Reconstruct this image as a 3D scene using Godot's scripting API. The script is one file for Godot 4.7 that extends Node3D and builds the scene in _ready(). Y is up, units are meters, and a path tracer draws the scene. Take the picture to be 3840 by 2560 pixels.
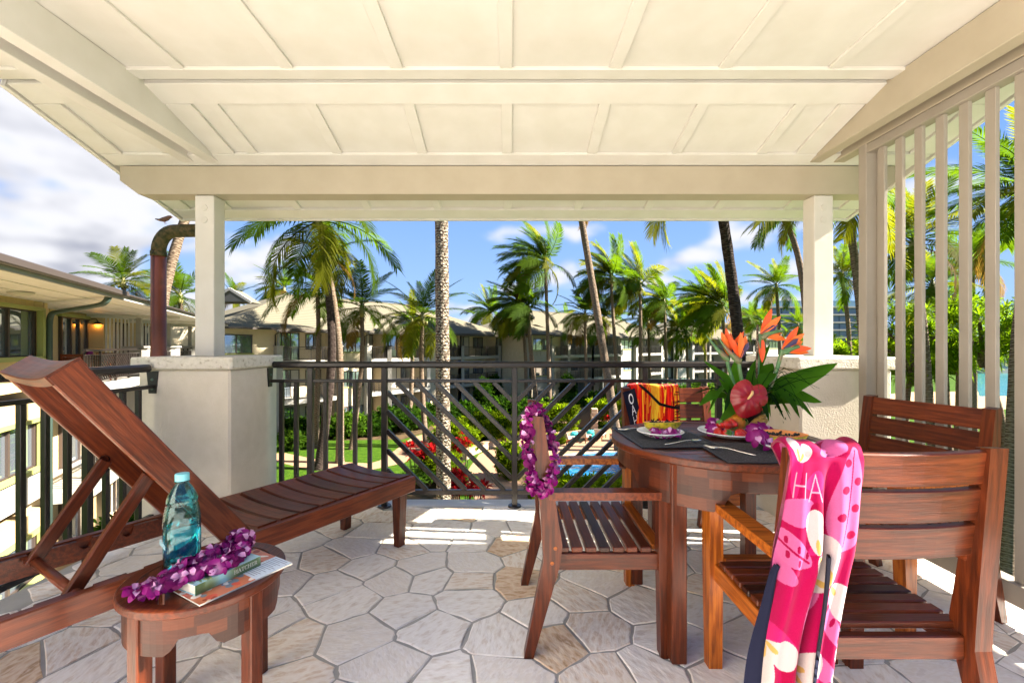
extends Node3D
# Lanai of a beach resort. x right, y up, depth d runs away from the camera (godot -z). Balcony floor y = 0.

var M := {}
var cache := {}
var used := {}
var rng := RandomNumberGenerator.new()
const GY := -5.8        # garden level

func W(x: float, y: float, d: float) -> Vector3:
	return Vector3(x, y, -d)

func R(a: float, b: float) -> float:
	return rng.randf_range(a, b)

# ---------------------------------------------------------------- nodes
func numbered(called: String) -> String:
	if not used.has(called):
		used[called] = 0
		return called
	used[called] += 1
	return "%s_%03d" % [called, used[called]]

func tag(o: Node3D, label: String, category: String, group := "", kind := "") -> Node3D:
	if label: o.set_meta("label", label)
	if category: o.set_meta("category", category)
	if group: o.set_meta("group", group)
	if kind: o.set_meta("kind", kind)
	return o

func thing(called: String, label: String, category: String, at := Vector3.ZERO, turn := 0.0, group := "") -> Node3D:
	var o := Node3D.new()
	o.name = numbered(called)
	add_child(o)
	o.position = at
	o.rotation.y = turn
	return tag(o, label, category, group)

func put(parent: Node, called: String, mesh: Mesh, m: Material, x := Transform3D.IDENTITY) -> MeshInstance3D:
	var o := MeshInstance3D.new()
	o.name = numbered(called) if parent == self else called
	o.mesh = mesh
	o.material_override = m
	o.transform = x
	parent.add_child(o, true)
	return o

func dup(src: Node3D, at: Vector3, turn: float, label: String, group := "") -> Node3D:
	var o: Node3D = src.duplicate()
	var base := str(src.name)
	o.name = numbered(base)
	add_child(o)
	o.position = at
	o.rotation.y = turn
	o.set_meta("label", label)
	if group: o.set_meta("group", group)
	return o

func struct(called: String, mesh: Mesh, m: Material, at := Vector3.ZERO) -> MeshInstance3D:
	var o := put(self, called, mesh, m, Transform3D(Basis(), at))
	o.set_meta("kind", "structure")
	return o

# ---------------------------------------------------------------- mesh helpers
func ST(smooth := false) -> SurfaceTool:
	var st := SurfaceTool.new()
	st.begin(Mesh.PRIMITIVE_TRIANGLES)
	st.set_smooth_group(0 if smooth else 0xFFFFFFFF)
	return st

func done(st: SurfaceTool) -> ArrayMesh:
	st.generate_normals()
	return st.commit()

func poly(st: SurfaceTool, p: Array, out: Vector3) -> void:
	var n: Vector3 = Vector3.ZERO
	for i in p.size():
		n -= (p[i] as Vector3).cross(p[(i + 1) % p.size()])
	var flip := n.dot(out) < 0.0
	for i in range(1, p.size() - 1):
		st.add_vertex(p[0])
		st.add_vertex(p[i + 1] if flip else p[i])
		st.add_vertex(p[i] if flip else p[i + 1])

func add_box(st: SurfaceTool, c: Vector3, s: Vector3, b := 0.0, bas := Basis.IDENTITY) -> void:
	var h := s * 0.5
	b = minf(b, minf(h.x, minf(h.y, h.z)) * 0.6)
	var ax := [Vector3.RIGHT, Vector3.UP, Vector3.BACK]
	var P := func(axis: int, sg: Vector3) -> Vector3:
		var v := Vector3((h.x - b) * sg.x, (h.y - b) * sg.y, (h.z - b) * sg.z)
		v[axis] = h[axis] * sg[axis]
		return c + bas * v
	for a in 3:
		var u: int = (a + 1) % 3
		var w: int = (a + 2) % 3
		for s1 in [-1.0, 1.0]:
			var q := []
			for k in [[-1, -1], [1, -1], [1, 1], [-1, 1]]:
				var sg := Vector3.ZERO
				sg[a] = s1; sg[u] = k[0]; sg[w] = k[1]
				q.append(P.call(a, sg))
			poly(st, q, bas * (ax[a] * s1))
			if b > 0.0:
				for s2 in [-1.0, 1.0]:
					var e := []
					for k2 in [[a, -1], [a, 1], [u, 1], [u, -1]]:
						var sg2 := Vector3.ZERO
						sg2[a] = s1; sg2[u] = s2; sg2[w] = k2[1]
						e.append(P.call(k2[0], sg2))
					poly(st, e, bas * (ax[a] * s1 + ax[u] * s2))
	if b > 0.0:
		for i in 8:
			var sg3 := Vector3(-1 if i & 1 else 1, -1 if i & 2 else 1, -1 if i & 4 else 1)
			poly(st, [P.call(0, sg3), P.call(1, sg3), P.call(2, sg3)], bas * sg3)

func box_mesh(s: Vector3, b := 0.0) -> Mesh:
	var key := "b%.3f,%.3f,%.3f,%.3f" % [s.x, s.y, s.z, b]
	if not cache.has(key):
		var st := ST()
		add_box(st, Vector3.ZERO, s, b)
		cache[key] = done(st)
	return cache[key]

func bx(parent: Node, called: String, c: Vector3, s: Vector3, m: Material, b := 0.0, bas := Basis.IDENTITY) -> MeshInstance3D:
	return put(parent, called, box_mesh(s, b), m, Transform3D(bas, c))

func along(a: Vector3, b: Vector3, up := Vector3.UP) -> Basis:   # local z runs from a to b
	var z := (b - a).normalized()
	if absf(z.dot(up)) > 0.98: up = Vector3.RIGHT if absf(z.x) < 0.9 else Vector3.BACK
	var x := up.cross(z).normalized()
	return Basis(x, z.cross(x), z)

func bar(parent: Node, called: String, a: Vector3, b: Vector3, w: float, h: float, m: Material, bev := 0.003, up := Vector3.UP) -> MeshInstance3D:
	return put(parent, called, box_mesh(Vector3(w, h, a.distance_to(b)), bev), m, Transform3D(along(a, b, up), (a + b) * 0.5))

func add_bar(st: SurfaceTool, a: Vector3, b: Vector3, w: float, h: float, bev := 0.0, up := Vector3.UP) -> void:
	add_box(st, (a + b) * 0.5, Vector3(w, h, a.distance_to(b)), bev, along(a, b, up))

func add_tube(st: SurfaceTool, pts: Array, rad: Array, segs := 8, caps := true, flat := 1.0) -> void:
	var rings := []
	var x := Vector3.ZERO
	for i in pts.size():
		var t: Vector3 = (pts[mini(i + 1, pts.size() - 1)] - pts[maxi(i - 1, 0)]).normalized()
		if i == 0:
			x = (Vector3.UP if absf(t.y) < 0.9 else Vector3.RIGHT).cross(t).normalized()
		x = (x - t * x.dot(t)).normalized()
		var y := t.cross(x)
		var ring := []
		for k in segs:
			var a := TAU * k / segs
			ring.append(pts[i] + (x * cos(a) + y * sin(a) * flat) * rad[i])
		rings.append(ring)
	for i in pts.size() - 1:
		for k in segs:
			var k2 := (k + 1) % segs
			poly(st, [rings[i][k], rings[i][k2], rings[i + 1][k2], rings[i + 1][k]], (rings[i][k] + rings[i + 1][k2]) * 0.5 - (pts[i] + pts[i + 1]) * 0.5)
	if caps:
		poly(st, rings[0], pts[0] - pts[1])
		poly(st, rings[-1], pts[-1] - pts[-2])

func tube(pts: Array, rad: Array, segs := 8, caps := true) -> Mesh:
	var st := ST(true)
	add_tube(st, pts, rad, segs, caps)
	return done(st)

func add_lathe(st: SurfaceTool, prof: Array, segs := 24, c := Vector3.ZERO, sx := 1.0, sz := 1.0) -> void:
	for i in prof.size() - 1:
		var p: Vector2 = prof[i]
		var q: Vector2 = prof[i + 1]
		var nn := Vector2(q.y - p.y, p.x - q.x)
		for k in segs:
			var a := TAU * k / segs
			var b := TAU * (k + 1) / segs
			var A := Vector3(cos(a) * sx, 0, sin(a) * sz)
			var B := Vector3(cos(b) * sx, 0, sin(b) * sz)
			var o := (A + B) * 0.5 * nn.x + Vector3.UP * nn.y
			var v := [c + A * p.x + Vector3.UP * p.y, c + B * p.x + Vector3.UP * p.y, c + B * q.x + Vector3.UP * q.y, c + A * q.x + Vector3.UP * q.y]
			if p.x < 1e-5: v.remove_at(1)
			elif q.x < 1e-5: v.remove_at(2)
			poly(st, v, o)

func lathe(prof: Array, segs := 24, smooth := true) -> Mesh:
	var st := ST(smooth)
	add_lathe(st, prof, segs)
	return done(st)

func add_prism(st: SurfaceTool, pg: PackedVector2Array, z0: float, z1: float, x := Transform3D.IDENTITY) -> void:
	var tri := Geometry2D.triangulate_polygon(pg)
	for i in range(0, tri.size(), 3):
		for z in [z0, z1]:
			poly(st, [x * Vector3(pg[tri[i]].x, pg[tri[i]].y, z), x * Vector3(pg[tri[i + 1]].x, pg[tri[i + 1]].y, z), x * Vector3(pg[tri[i + 2]].x, pg[tri[i + 2]].y, z)], x.basis * Vector3(0, 0, z - (z0 + z1) * 0.5))
	var cw := Geometry2D.is_polygon_clockwise(pg)
	for i in pg.size():
		var p := pg[i]
		var q := pg[(i + 1) % pg.size()]
		var n := Vector2(q.y - p.y, p.x - q.x) * (-1.0 if cw else 1.0)
		poly(st, [x * Vector3(p.x, p.y, z0), x * Vector3(q.x, q.y, z0), x * Vector3(q.x, q.y, z1), x * Vector3(p.x, p.y, z1)], x.basis * Vector3(n.x, n.y, 0))

func prism(pg: PackedVector2Array, z0: float, z1: float) -> Mesh:
	var st := ST()
	add_prism(st, pg, z0, z1)
	return done(st)

func sheet(pts: Array, y: float, m: Material, called: String) -> MeshInstance3D:   # ground sheet from [x, d] points
	var pg := PackedVector2Array()
	for p in pts: pg.append(Vector2(p[0], -p[1]))
	var st := ST()
	var tri := Geometry2D.triangulate_polygon(pg)
	for i in range(0, tri.size(), 3):
		poly(st, [Vector3(pg[tri[i]].x, y, pg[tri[i]].y), Vector3(pg[tri[i + 1]].x, y, pg[tri[i + 1]].y), Vector3(pg[tri[i + 2]].x, y, pg[tri[i + 2]].y)], Vector3.UP)
	return struct(called, done(st), m)

# a leaf blade: a strip along pts, half-widths wd, sideways vector side, folded by keel along nrm
func add_blade(st: SurfaceTool, pts: Array, wd: Array, side: Vector3, nrm: Vector3, keel := 0.2, wave := 0.0) -> void:
	for i in pts.size() - 1:
		for s: float in [-1.0, 1.0]:
			var a: Vector3 = pts[i]
			var b: Vector3 = pts[i + 1]
			var wa: float = wd[i]
			var wb: float = wd[i + 1]
			var a2: Vector3 = a + side * s * wa + nrm * (wa * keel + wave * sin(i * 2.1 + s) * wa)
			var b2: Vector3 = b + side * s * wb + nrm * (wb * keel + wave * sin(i * 2.1 + 2.1 + s) * wb)
			if wb < 1e-5: poly(st, [a, a2, b], nrm)
			elif wa < 1e-5: poly(st, [a, b2, b], nrm)
			else: poly(st, [a, a2, b2, b], nrm)

func spline(p: Array, n: int) -> Array:
	var c := Curve3D.new()
	for i in p.size():
		var t: Vector3 = (p[mini(i + 1, p.size() - 1)] - p[maxi(i - 1, 0)]) / 6.0
		c.add_point(p[i], -t, t)
	var out := []
	for i in n + 1:
		out.append(c.sample((p.size() - 1) * float(i) / n if i < n else p.size() - 1, fmod((p.size() - 1) * float(i) / n, 1.0)) if false else _samp(c, (p.size() - 1) * float(i) / n))
	return out

func _samp(c: Curve3D, t: float) -> Vector3:
	var k := mini(int(t), c.point_count - 2)
	return c.sample(k, t - k)

# ---------------------------------------------------------------- materials
func lin(r: float, g: float, b: float) -> Color:
	return Color(r, g, b).linear_to_srgb()

func noise(seed_: int, freq: float, oct := 4, kind := FastNoiseLite.TYPE_SIMPLEX_SMOOTH, warp := 0.0) -> FastNoiseLite:
	var n := FastNoiseLite.new()
	n.seed = seed_
	n.frequency = freq
	n.noise_type = kind
	n.fractal_octaves = oct
	if warp > 0.0:
		n.domain_warp_enabled = true
		n.domain_warp_amplitude = warp
		n.domain_warp_frequency = freq
	return n

func ntex(n: FastNoiseLite, stops: Array, size := 512, normal := -1.0) -> NoiseTexture2D:
	var t := NoiseTexture2D.new()
	t.width = size
	t.height = size
	t.seamless = true
	t.noise = n
	if normal > 0.0:
		t.as_normal_map = true
		t.bump_strength = normal
	elif stops.size():
		var g := Gradient.new()
		var off := PackedFloat32Array()
		var col := PackedColorArray()
		for s in stops:
			off.append(s[0])
			col.append(s[1])
		g.offsets = off
		g.colors = col
		t.color_ramp = g
	return t

func mat(called: String, c: Color, rough := 0.6, spec := 0.5) -> StandardMaterial3D:
	var m := StandardMaterial3D.new()
	m.resource_name = called
	m.albedo_color = c
	m.roughness = rough
	m.metallic_specular = spec
	M[called] = m
	return m

func tri(m: StandardMaterial3D, sc: Vector3, tex: Texture2D = null, bump: Texture2D = null, depth := 0.0, world := false) -> StandardMaterial3D:
	m.uv1_triplanar = true
	m.uv1_world_triplanar = world
	m.uv1_scale = sc
	m.uv1_triplanar_sharpness = 6.0
	if tex: m.albedo_texture = tex
	if bump:
		m.heightmap_enabled = true
		m.heightmap_texture = bump
		m.heightmap_scale = depth
	return m

func s8(r: int, g: int, b: int) -> Color:
	return Color8(r, g, b)

func make_materials() -> void:
	var fine := ntex(noise(3, 0.05, 5), [], 512)
	var soft := ntex(noise(5, 0.012, 4), [[0.0, Color(0.965, 0.962, 0.95)], [1.0, Color(1, 1, 1)]], 512)
	# painted timber
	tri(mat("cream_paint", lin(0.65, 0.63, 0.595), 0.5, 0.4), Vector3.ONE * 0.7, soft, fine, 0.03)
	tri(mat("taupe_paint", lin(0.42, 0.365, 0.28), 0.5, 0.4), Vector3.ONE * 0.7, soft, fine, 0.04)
	tri(mat("post_paint", lin(0.60, 0.57, 0.52), 0.5, 0.4), Vector3.ONE * 0.7, soft, fine, 0.04)
	tri(mat("slat_paint", lin(0.33, 0.29, 0.245), 0.5, 0.4), Vector3.ONE * 0.7, soft, fine, 0.04)
	var grit := ntex(noise(8, 0.09, 3), [], 512)
	tri(mat("stucco", lin(0.72, 0.645, 0.53), 0.9, 0.3), Vector3.ONE * 1.6, soft, grit, 0.14)
	tri(mat("stucco_cap", lin(0.74, 0.69, 0.60), 0.9, 0.3), Vector3.ONE * 1.6, ntex(noise(12, 0.03, 5), [[0.0, Color(0.7, 0.66, 0.6)], [0.35, Color(0.95, 0.95, 0.93)], [1.0, Color(1, 1, 1)]], 512), grit, 0.35)
	var iron := mat("iron", lin(0.012, 0.009, 0.008), 0.32, 0.4)
	iron.clearcoat_enabled = true
	iron.clearcoat = 0.3
	iron.clearcoat_roughness = 0.25
	mat("bolt", lin(0.10, 0.16, 0.13), 0.5, 0.5).metallic = 0.6
	# flagstones: four tones, streaked along the stone's own x
	var slate_b := ntex(noise(21, 0.02, 5, FastNoiseLite.TYPE_SIMPLEX_SMOOTH, 18.0), [], 512)
	var tones := [[s8(218, 206, 192), s8(240, 236, 229), s8(248, 246, 242)], [s8(216, 194, 168), s8(237, 225, 210), s8(247, 241, 232)], [s8(220, 213, 205), s8(242, 239, 235), s8(234, 228, 219)], [s8(178, 138, 100), s8(220, 190, 156), s8(236, 218, 194)]]
	for i in 4:
		var t: Array = tones[i]
		var tx := ntex(noise(30 + i, 0.016, 5, FastNoiseLite.TYPE_SIMPLEX_SMOOTH, 22.0), [[0.0, t[0]], [0.25, t[1]], [0.5, t[2]], [0.68, t[1]], [0.8, t[0].lerp(t[1], 0.35)], [1.0, t[2]]], 512)
		var m := tri(mat("flagstone_%d" % i, Color(1.0, 0.985, 0.965), 0.55, 0.4), Vector3(1.0, 2.6, 2.6), tx, slate_b, 0.2)
	tri(mat("grout", lin(0.44, 0.42, 0.38), 0.95, 0.2), Vector3.ONE * 3.0, soft)
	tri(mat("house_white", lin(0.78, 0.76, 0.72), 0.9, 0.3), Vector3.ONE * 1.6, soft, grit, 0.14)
	tri(mat("concrete", lin(0.62, 0.60, 0.56), 0.85, 0.3), Vector3.ONE, soft, fine, 0.1)
	# teak, grain along local z
	var grain := noise(41, 0.02, 5, FastNoiseLite.TYPE_SIMPLEX_SMOOTH, 30.0)
	var pores := ntex(noise(44, 0.06, 3), [], 512)
	var woods := {"teak": [s8(56, 24, 11), s8(84, 36, 15), s8(100, 45, 20)], "teak_red": [s8(70, 29, 13), s8(102, 45, 20), s8(118, 55, 26)], "teak_gold": [s8(104, 48, 12), s8(158, 82, 22), s8(180, 102, 32)], "teak_dark": [s8(36, 15, 9), s8(50, 22, 12), s8(60, 27, 15)]}
	for k in woods:
		var c: Array = woods[k]
		var m: StandardMaterial3D = tri(mat(k, Color.WHITE, 0.38, 0.36), Vector3(5.2, 5.2, 0.40), ntex(grain, [[0.0, c[0]], [0.3, c[0].lerp(c[1], 0.6)], [0.5, c[1]], [0.75, c[2]], [1.0, c[0].lerp(c[1], 0.8)]], 512), pores, 0.04)
		m.clearcoat_enabled = true
		m.clearcoat = 0.18
		m.clearcoat_roughness = 0.15
	M["pipe"] = tri(mat("pipe", Color.WHITE, 0.45, 0.5), Vector3(1.2, 0.6, 1.2), ntex(noise(51, 0.012, 5), [[0.0, s8(92, 44, 28)], [0.5, s8(118, 58, 36)], [0.75, s8(140, 78, 54)], [1.0, s8(84, 60, 40)]], 256))
	tri(mat("pipe_mossy", Color.WHITE, 0.7, 0.3), Vector3(4, 4, 4), ntex(noise(53, 0.02, 5), [[0.0, s8(44, 46, 28)], [0.5, s8(80, 74, 48)], [0.7, s8(104, 84, 58)], [1.0, s8(60, 66, 34)]], 256))
	# foliage
	var leafn := ntex(noise(61, 0.01, 4), [[0.0, Color(0.66, 0.70, 0.6)], [0.5, Color(0.92, 0.94, 0.9)], [1.0, Color(1, 1, 0.92)]], 256)
	var greens := {"frond": lin(0.095, 0.165, 0.006), "frond_dark": lin(0.075, 0.14, 0.009), "frond_yellow": lin(0.19, 0.195, 0.010), "frond_dry": lin(0.20, 0.115, 0.035), "hedge": lin(0.25, 0.36, 0.010), "hala": lin(0.20, 0.32, 0.010), "shrub": lin(0.05, 0.13, 0.012), "ti_red": lin(0.42, 0.012, 0.022), "ti_green": lin(0.13, 0.26, 0.03), "croton": lin(0.40, 0.16, 0.02), "fern": lin(0.022, 0.085, 0.018), "big_leaf": lin(0.10, 0.30, 0.025)}
	for k in greens:
		var m := tri(mat(k, greens[k], 0.6, 0.22), Vector3.ONE * 0.6, leafn)
		m.backlight_enabled = true
		m.backlight = Color(1.2, 1.2, 0.9)
		m.vertex_color_use_as_albedo = true
	for k in ["frond", "frond_dark", "frond_yellow", "frond_dry", "hala"]: M[k].vertex_color_use_as_albedo = false
	tri(mat("frond_stem", lin(0.22, 0.20, 0.06), 0.6), Vector3.ONE)
	# palm bark: rings (noise squeezed along y), and lichen
	var ring := ntex(noise(71, 0.014, 4), [], 512)
	tri(mat("bark", Color.WHITE, 0.9, 0.2), Vector3(0.55, 3.4, 0.55), ntex(noise(72, 0.014, 5), [[0.0, s8(52, 40, 32)], [0.35, s8(94, 78, 64)], [0.6, s8(132, 116, 98)], [1.0, s8(168, 154, 136)]], 512), ring, 6.0)
	tri(mat("bark_dark", Color.WHITE, 0.9, 0.2), Vector3(0.55, 3.0, 0.55), ntex(noise(74, 0.014, 5), [[0.0, s8(24, 20, 18)], [0.45, s8(52, 43, 39)], [0.7, s8(80, 70, 64)], [1.0, s8(118, 108, 100)]], 512), ring, 6.0)
	tri(mat("bark_lichen", Color.WHITE, 0.92, 0.2), Vector3(1.0, 1.7, 1.0), ntex(noise(76, 0.022, 5, FastNoiseLite.TYPE_SIMPLEX, 26.0), [[0.0, s8(40, 33, 28)], [0.36, s8(78, 66, 56)], [0.52, s8(110, 97, 84)], [0.66, s8(138, 128, 112)], [0.8, s8(178, 172, 154)], [1.0, s8(190, 186, 168)]], 512), ring, 7.0)
	# ground
	tri(mat("lawn", Color.WHITE, 0.9, 0.2), Vector3.ONE * 0.11, ntex(noise(81, 0.02, 6), [[0.0, lin(0.02, 0.055, 0.004)], [0.5, lin(0.038, 0.088, 0.005)], [1.0, lin(0.07, 0.125, 0.006)]], 1024), ntex(noise(82, 0.2, 3), [], 512), 6.0, true)
	tri(mat("path", Color.WHITE, 0.9, 0.2), Vector3.ONE * 0.35, ntex(noise(84, 0.05, 3, FastNoiseLite.TYPE_CELLULAR), [[0.0, lin(0.24, 0.145, 0.09)], [0.6, lin(0.32, 0.20, 0.125)], [0.95, lin(0.2, 0.13, 0.09)], [1.0, lin(0.17, 0.115, 0.085)]], 512), null, 0.0, true)
	tri(mat("patio", lin(0.34, 0.29, 0.23), 0.9, 0.2), Vector3.ONE * 0.5, soft, null, 0.0, true)
	tri(mat("sand", lin(0.40, 0.28, 0.16), 0.95, 0.2), Vector3.ONE * 0.1, soft, null, 0.0, true)
	tri(mat("soil", lin(0.10, 0.065, 0.04), 0.95, 0.2), Vector3.ONE * 0.5, leafn, null, 0.0, true)
	var wave := ntex(noise(86, 0.02, 4), [], 512)
	tri(mat("pool_water", lin(0.008, 0.17, 0.34), 0.06, 0.5), Vector3.ONE * 0.22, ntex(noise(88, 0.03, 4, FastNoiseLite.TYPE_SIMPLEX, 20.0), [[0.0, Color(0.45, 0.7, 0.85)], [0.55, Color(0.8, 0.95, 1.0)], [0.7, Color(1, 1, 1)], [1.0, Color(0.6, 0.85, 0.95)]], 512), wave, 5.0, true)
	tri(mat("sea_water", lin(0.03, 0.17, 0.19), 0.15, 0.5), Vector3.ONE * 0.06, soft, wave, 12.0, true)
	tri(mat("hill_green", lin(0.10, 0.15, 0.05), 0.95, 0.1), Vector3.ONE * 0.05, leafn, null, 0.0, true)
	tri(mat("stone_wall", Color.WHITE, 0.9, 0.2), Vector3.ONE * 0.8, ntex(noise(90, 0.03, 3, FastNoiseLite.TYPE_CELLULAR), [[0.0, lin(0.40, 0.29, 0.2)], [0.6, lin(0.5, 0.38, 0.27)], [1.0, lin(0.2, 0.15, 0.12)]], 256))
	# far buildings
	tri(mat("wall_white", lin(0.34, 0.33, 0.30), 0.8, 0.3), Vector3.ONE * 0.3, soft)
	tri(mat("wall_tan", lin(0.60, 0.51, 0.36), 0.8, 0.3), Vector3.ONE * 0.3, soft)
	tri(mat("wall_yellow", lin(0.56, 0.42, 0.22), 0.8, 0.3), Vector3.ONE * 0.3, soft)
	tri(mat("wall_shade", lin(0.30, 0.25, 0.19), 0.8, 0.3), Vector3.ONE * 0.3, soft)
	tri(mat("shingle", Color(0.95, 0.95, 0.95), 0.9, 0.2), Vector3(1.6, 1.6, 1.6), ntex(noise(93, 0.06, 4), [[0.0, lin(0.13, 0.118, 0.083)], [0.5, lin(0.17, 0.155, 0.11)], [1.0, lin(0.21, 0.19, 0.14)]], 512))
	mat("gutter", lin(0.045, 0.035, 0.03), 0.5)
	mat("olive_trim", lin(0.30, 0.32, 0.10), 0.6)
	mat("dark_frame", lin(0.05, 0.035, 0.028), 0.5)
	var gl := mat("window_glass", lin(0.30, 0.36, 0.42), 0.03, 0.9)
	gl.metallic = 0.75
	gl.clearcoat_enabled = true
	gl.clearcoat = 1.0
	gl.clearcoat_roughness = 0.02
	mat("curtain", lin(0.42, 0.40, 0.35), 0.9)
	mat("copper_green", lin(0.03, 0.055, 0.045), 0.6)
	mat("glass_blue", lin(0.10, 0.19, 0.26), 0.15, 0.8)
	# table things
	mat("china", lin(0.80, 0.80, 0.78), 0.12, 0.5)
	var sv := mat("silver", lin(0.78, 0.77, 0.75), 0.16)
	sv.metallic = 1.0
	mat("rubber", lin(0.02, 0.02, 0.02), 0.6)

func sky_texture() -> ImageTexture:
	var w := 1024
	var h := 512
	var img := Image.create(w, h, false, Image.FORMAT_RGBF)
	var n1 := noise(7, 1.15, 6, FastNoiseLite.TYPE_SIMPLEX_SMOOTH)
	var n2 := noise(19, 0.45, 3, FastNoiseLite.TYPE_SIMPLEX_SMOOTH)
	var n3 := noise(29, 2.6, 5, FastNoiseLite.TYPE_SIMPLEX_SMOOTH)
	for j in h:
		var el := PI * (0.5 - (j + 0.5) / h)
		for i in w:
			var az := TAU * (i + 0.5) / w          # 0 = straight ahead (-z), + to the right
			var dir := Vector3(sin(az) * cos(el), sin(el), -cos(az) * cos(el))
			var y := maxf(dir.y, 0.0)
			var t := pow(1.0 - y, 2.6)
			var c := Color(0.055, 0.165, 0.50).lerp(Color(0.27, 0.41, 0.62), t)
			if dir.y < 0.0:
				c = Color(0.30, 0.33, 0.30)
			else:
				# a cloud deck 1 unit up, foreshortened toward the horizon
				var p := dir / (y + 0.22)
				var big := n2.get_noise_2d(p.x + 0.4, p.z)
				var side := smoothstep(-0.28, -0.85, dir.x) * 0.62 + smoothstep(0.35, 0.0, dir.x) * 0.05
				var dens := n1.get_noise_2d(p.x * 1.3, p.z * 1.3) * 0.75 + big * 0.40 + side - 0.12
				var a := smoothstep(0.02, 0.34, dens)
				var thick := smoothstep(0.25, 0.95, dens)
				var tex := n3.get_noise_2d(p.x, p.z)
				var cl := Color(0.52, 0.515, 0.525).lerp(Color(0.24, 0.245, 0.285), clampf(thick * 0.9 + tex * 0.9, 0.0, 1.0))
				c = c.lerp(cl, a * 0.94)
			img.set_pixel(i, j, c)
	return ImageTexture.create_from_image(img)

func _ready() -> void:
	rng.seed = 20240
	# ------------------------------------------------ camera, sky, sun, exposure
	var cam := Camera3D.new()
	cam.name = "camera"
	add_child(cam)
	cam.position = Vector3(0, 1.16, 0)
	var f := 1045.0
	var near := 0.05
	cam.set_frustum(near * 1568.0 / f, Vector2(4.0, 9.0) / f * near, near, 1500.0)
	cam.current = true
	var env := Environment.new()
	env.background_mode = Environment.BG_SKY
	env.tonemap_mode = Environment.TONE_MAPPER_LINEAR
	env.tonemap_exposure = 7.2
	env.background_energy_multiplier = 1.0
	var sky := Sky.new()
	var sm := PanoramaSkyMaterial.new()
	sm.panorama = sky_texture()
	sm.energy_multiplier = 0.275
	sky.sky_material = sm
	env.sky = sky
	env.sdfgi_enabled = true
	env.ssao_enabled = true
	env.ssil_enabled = true
	var we := WorldEnvironment.new()
	we.name = "world"
	we.environment = env
	add_child(we)
	var sun := DirectionalLight3D.new()
	sun.name = "sun"
	add_child(sun)
	sun.light_energy = 1.4
	sun.light_color = Color(1.0, 0.96, 0.90)
	sun.light_angular_distance = 0.5
	sun.shadow_enabled = true
	sun.look_at_from_position(Vector3.ZERO, W(-1.0, -0.72, 0.09), Vector3.UP)
	make_materials()
	build_balcony()
	build_railings()
	build_furniture()
	build_tableware()
	build_garden()
	build_buildings()
	build_palms()

# ---------------------------------------------------------------- the balcony itself
func roof_y(d: float) -> float:
	return 2.505 - 0.266 * (d - 2.335)

func slope_board(o: Node, called: String, x0: float, x1: float, d0: float, d1: float, th: float, lift: float, m: Material) -> void:
	var n := Vector3(0, 1, -0.266).normalized()
	var xm := (x0 + x1) * 0.5
	var up := n * (lift + th * 0.5)
	bar(o, called, W(xm, roof_y(d0), d0) + up, W(xm, roof_y(d1), d1) + up, x1 - x0, th, m, 0.002)

func stone_cells(x0: float, x1: float, d0: float, d1: float) -> Array:
	var seeds := []
	var k := 0
	var d := d0 - 0.3
	while d < d1 + 0.3:
		var x := x0 - 0.3 + R(0.0, 0.25)
		while x < x1 + 0.3:
			seeds.append(Vector2(x + R(-0.085, 0.085), d + R(-0.075, 0.075)))
			x += R(0.19, 0.33)
		d += 0.218
		k += 1
	var cells := []
	for s in seeds:
		if s.x < x0 or s.x > x1 or s.y < d0 or s.y > d1: continue
		var pg := PackedVector2Array([s + Vector2(-0.5, -0.5), s + Vector2(0.5, -0.5), s + Vector2(0.5, 0.5), s + Vector2(-0.5, 0.5)])
		for t in seeds:
			if t == s or s.distance_to(t) > 0.8: continue
			var mid: Vector2 = (s + t) * 0.5
			var nn: Vector2 = (t - s).normalized()
			var big := PackedVector2Array([mid + nn.orthogonal() * 3, mid - nn.orthogonal() * 3, mid - nn.orthogonal() * 3 - nn * 3, mid + nn.orthogonal() * 3 - nn * 3])
			var r := Geometry2D.intersect_polygons(pg, big)
			if r.size(): pg = r[0]
		cells.append(pg)
	return cells

func add_stone(st: SurfaceTool, pg: PackedVector2Array, c: Vector2, rot: float, lift: float) -> void:
	var rings := [[], [], []]
	var n := pg.size()
	for i in n:
		var a := pg[i]
		var b := pg[(i + 1) % n]
		for k in 3:
			var p := a.lerp(b, k / 3.0)
			var j := Vector2(R(-1, 1), R(-1, 1)) * (0.0045 if k else 0.002)
			var inw := (c - p).normalized()
			for q in 3:
				var g: Vector2 = p + j + inw * [0.0055, 0.0065, 0.0105][q]
				var v := (g - c).rotated(rot)
				rings[q].append(Vector3(v.x, [-0.003, lift - 0.003, lift][q], -v.y))
	var m: int = rings[0].size()
	for q in 2:
		for i in m:
			poly(st, [rings[q][i], rings[q][(i + 1) % m], rings[q + 1][(i + 1) % m], rings[q + 1][i]], rings[q][i] + Vector3.UP * 0.05)
	poly(st, rings[2], Vector3.UP)

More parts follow.
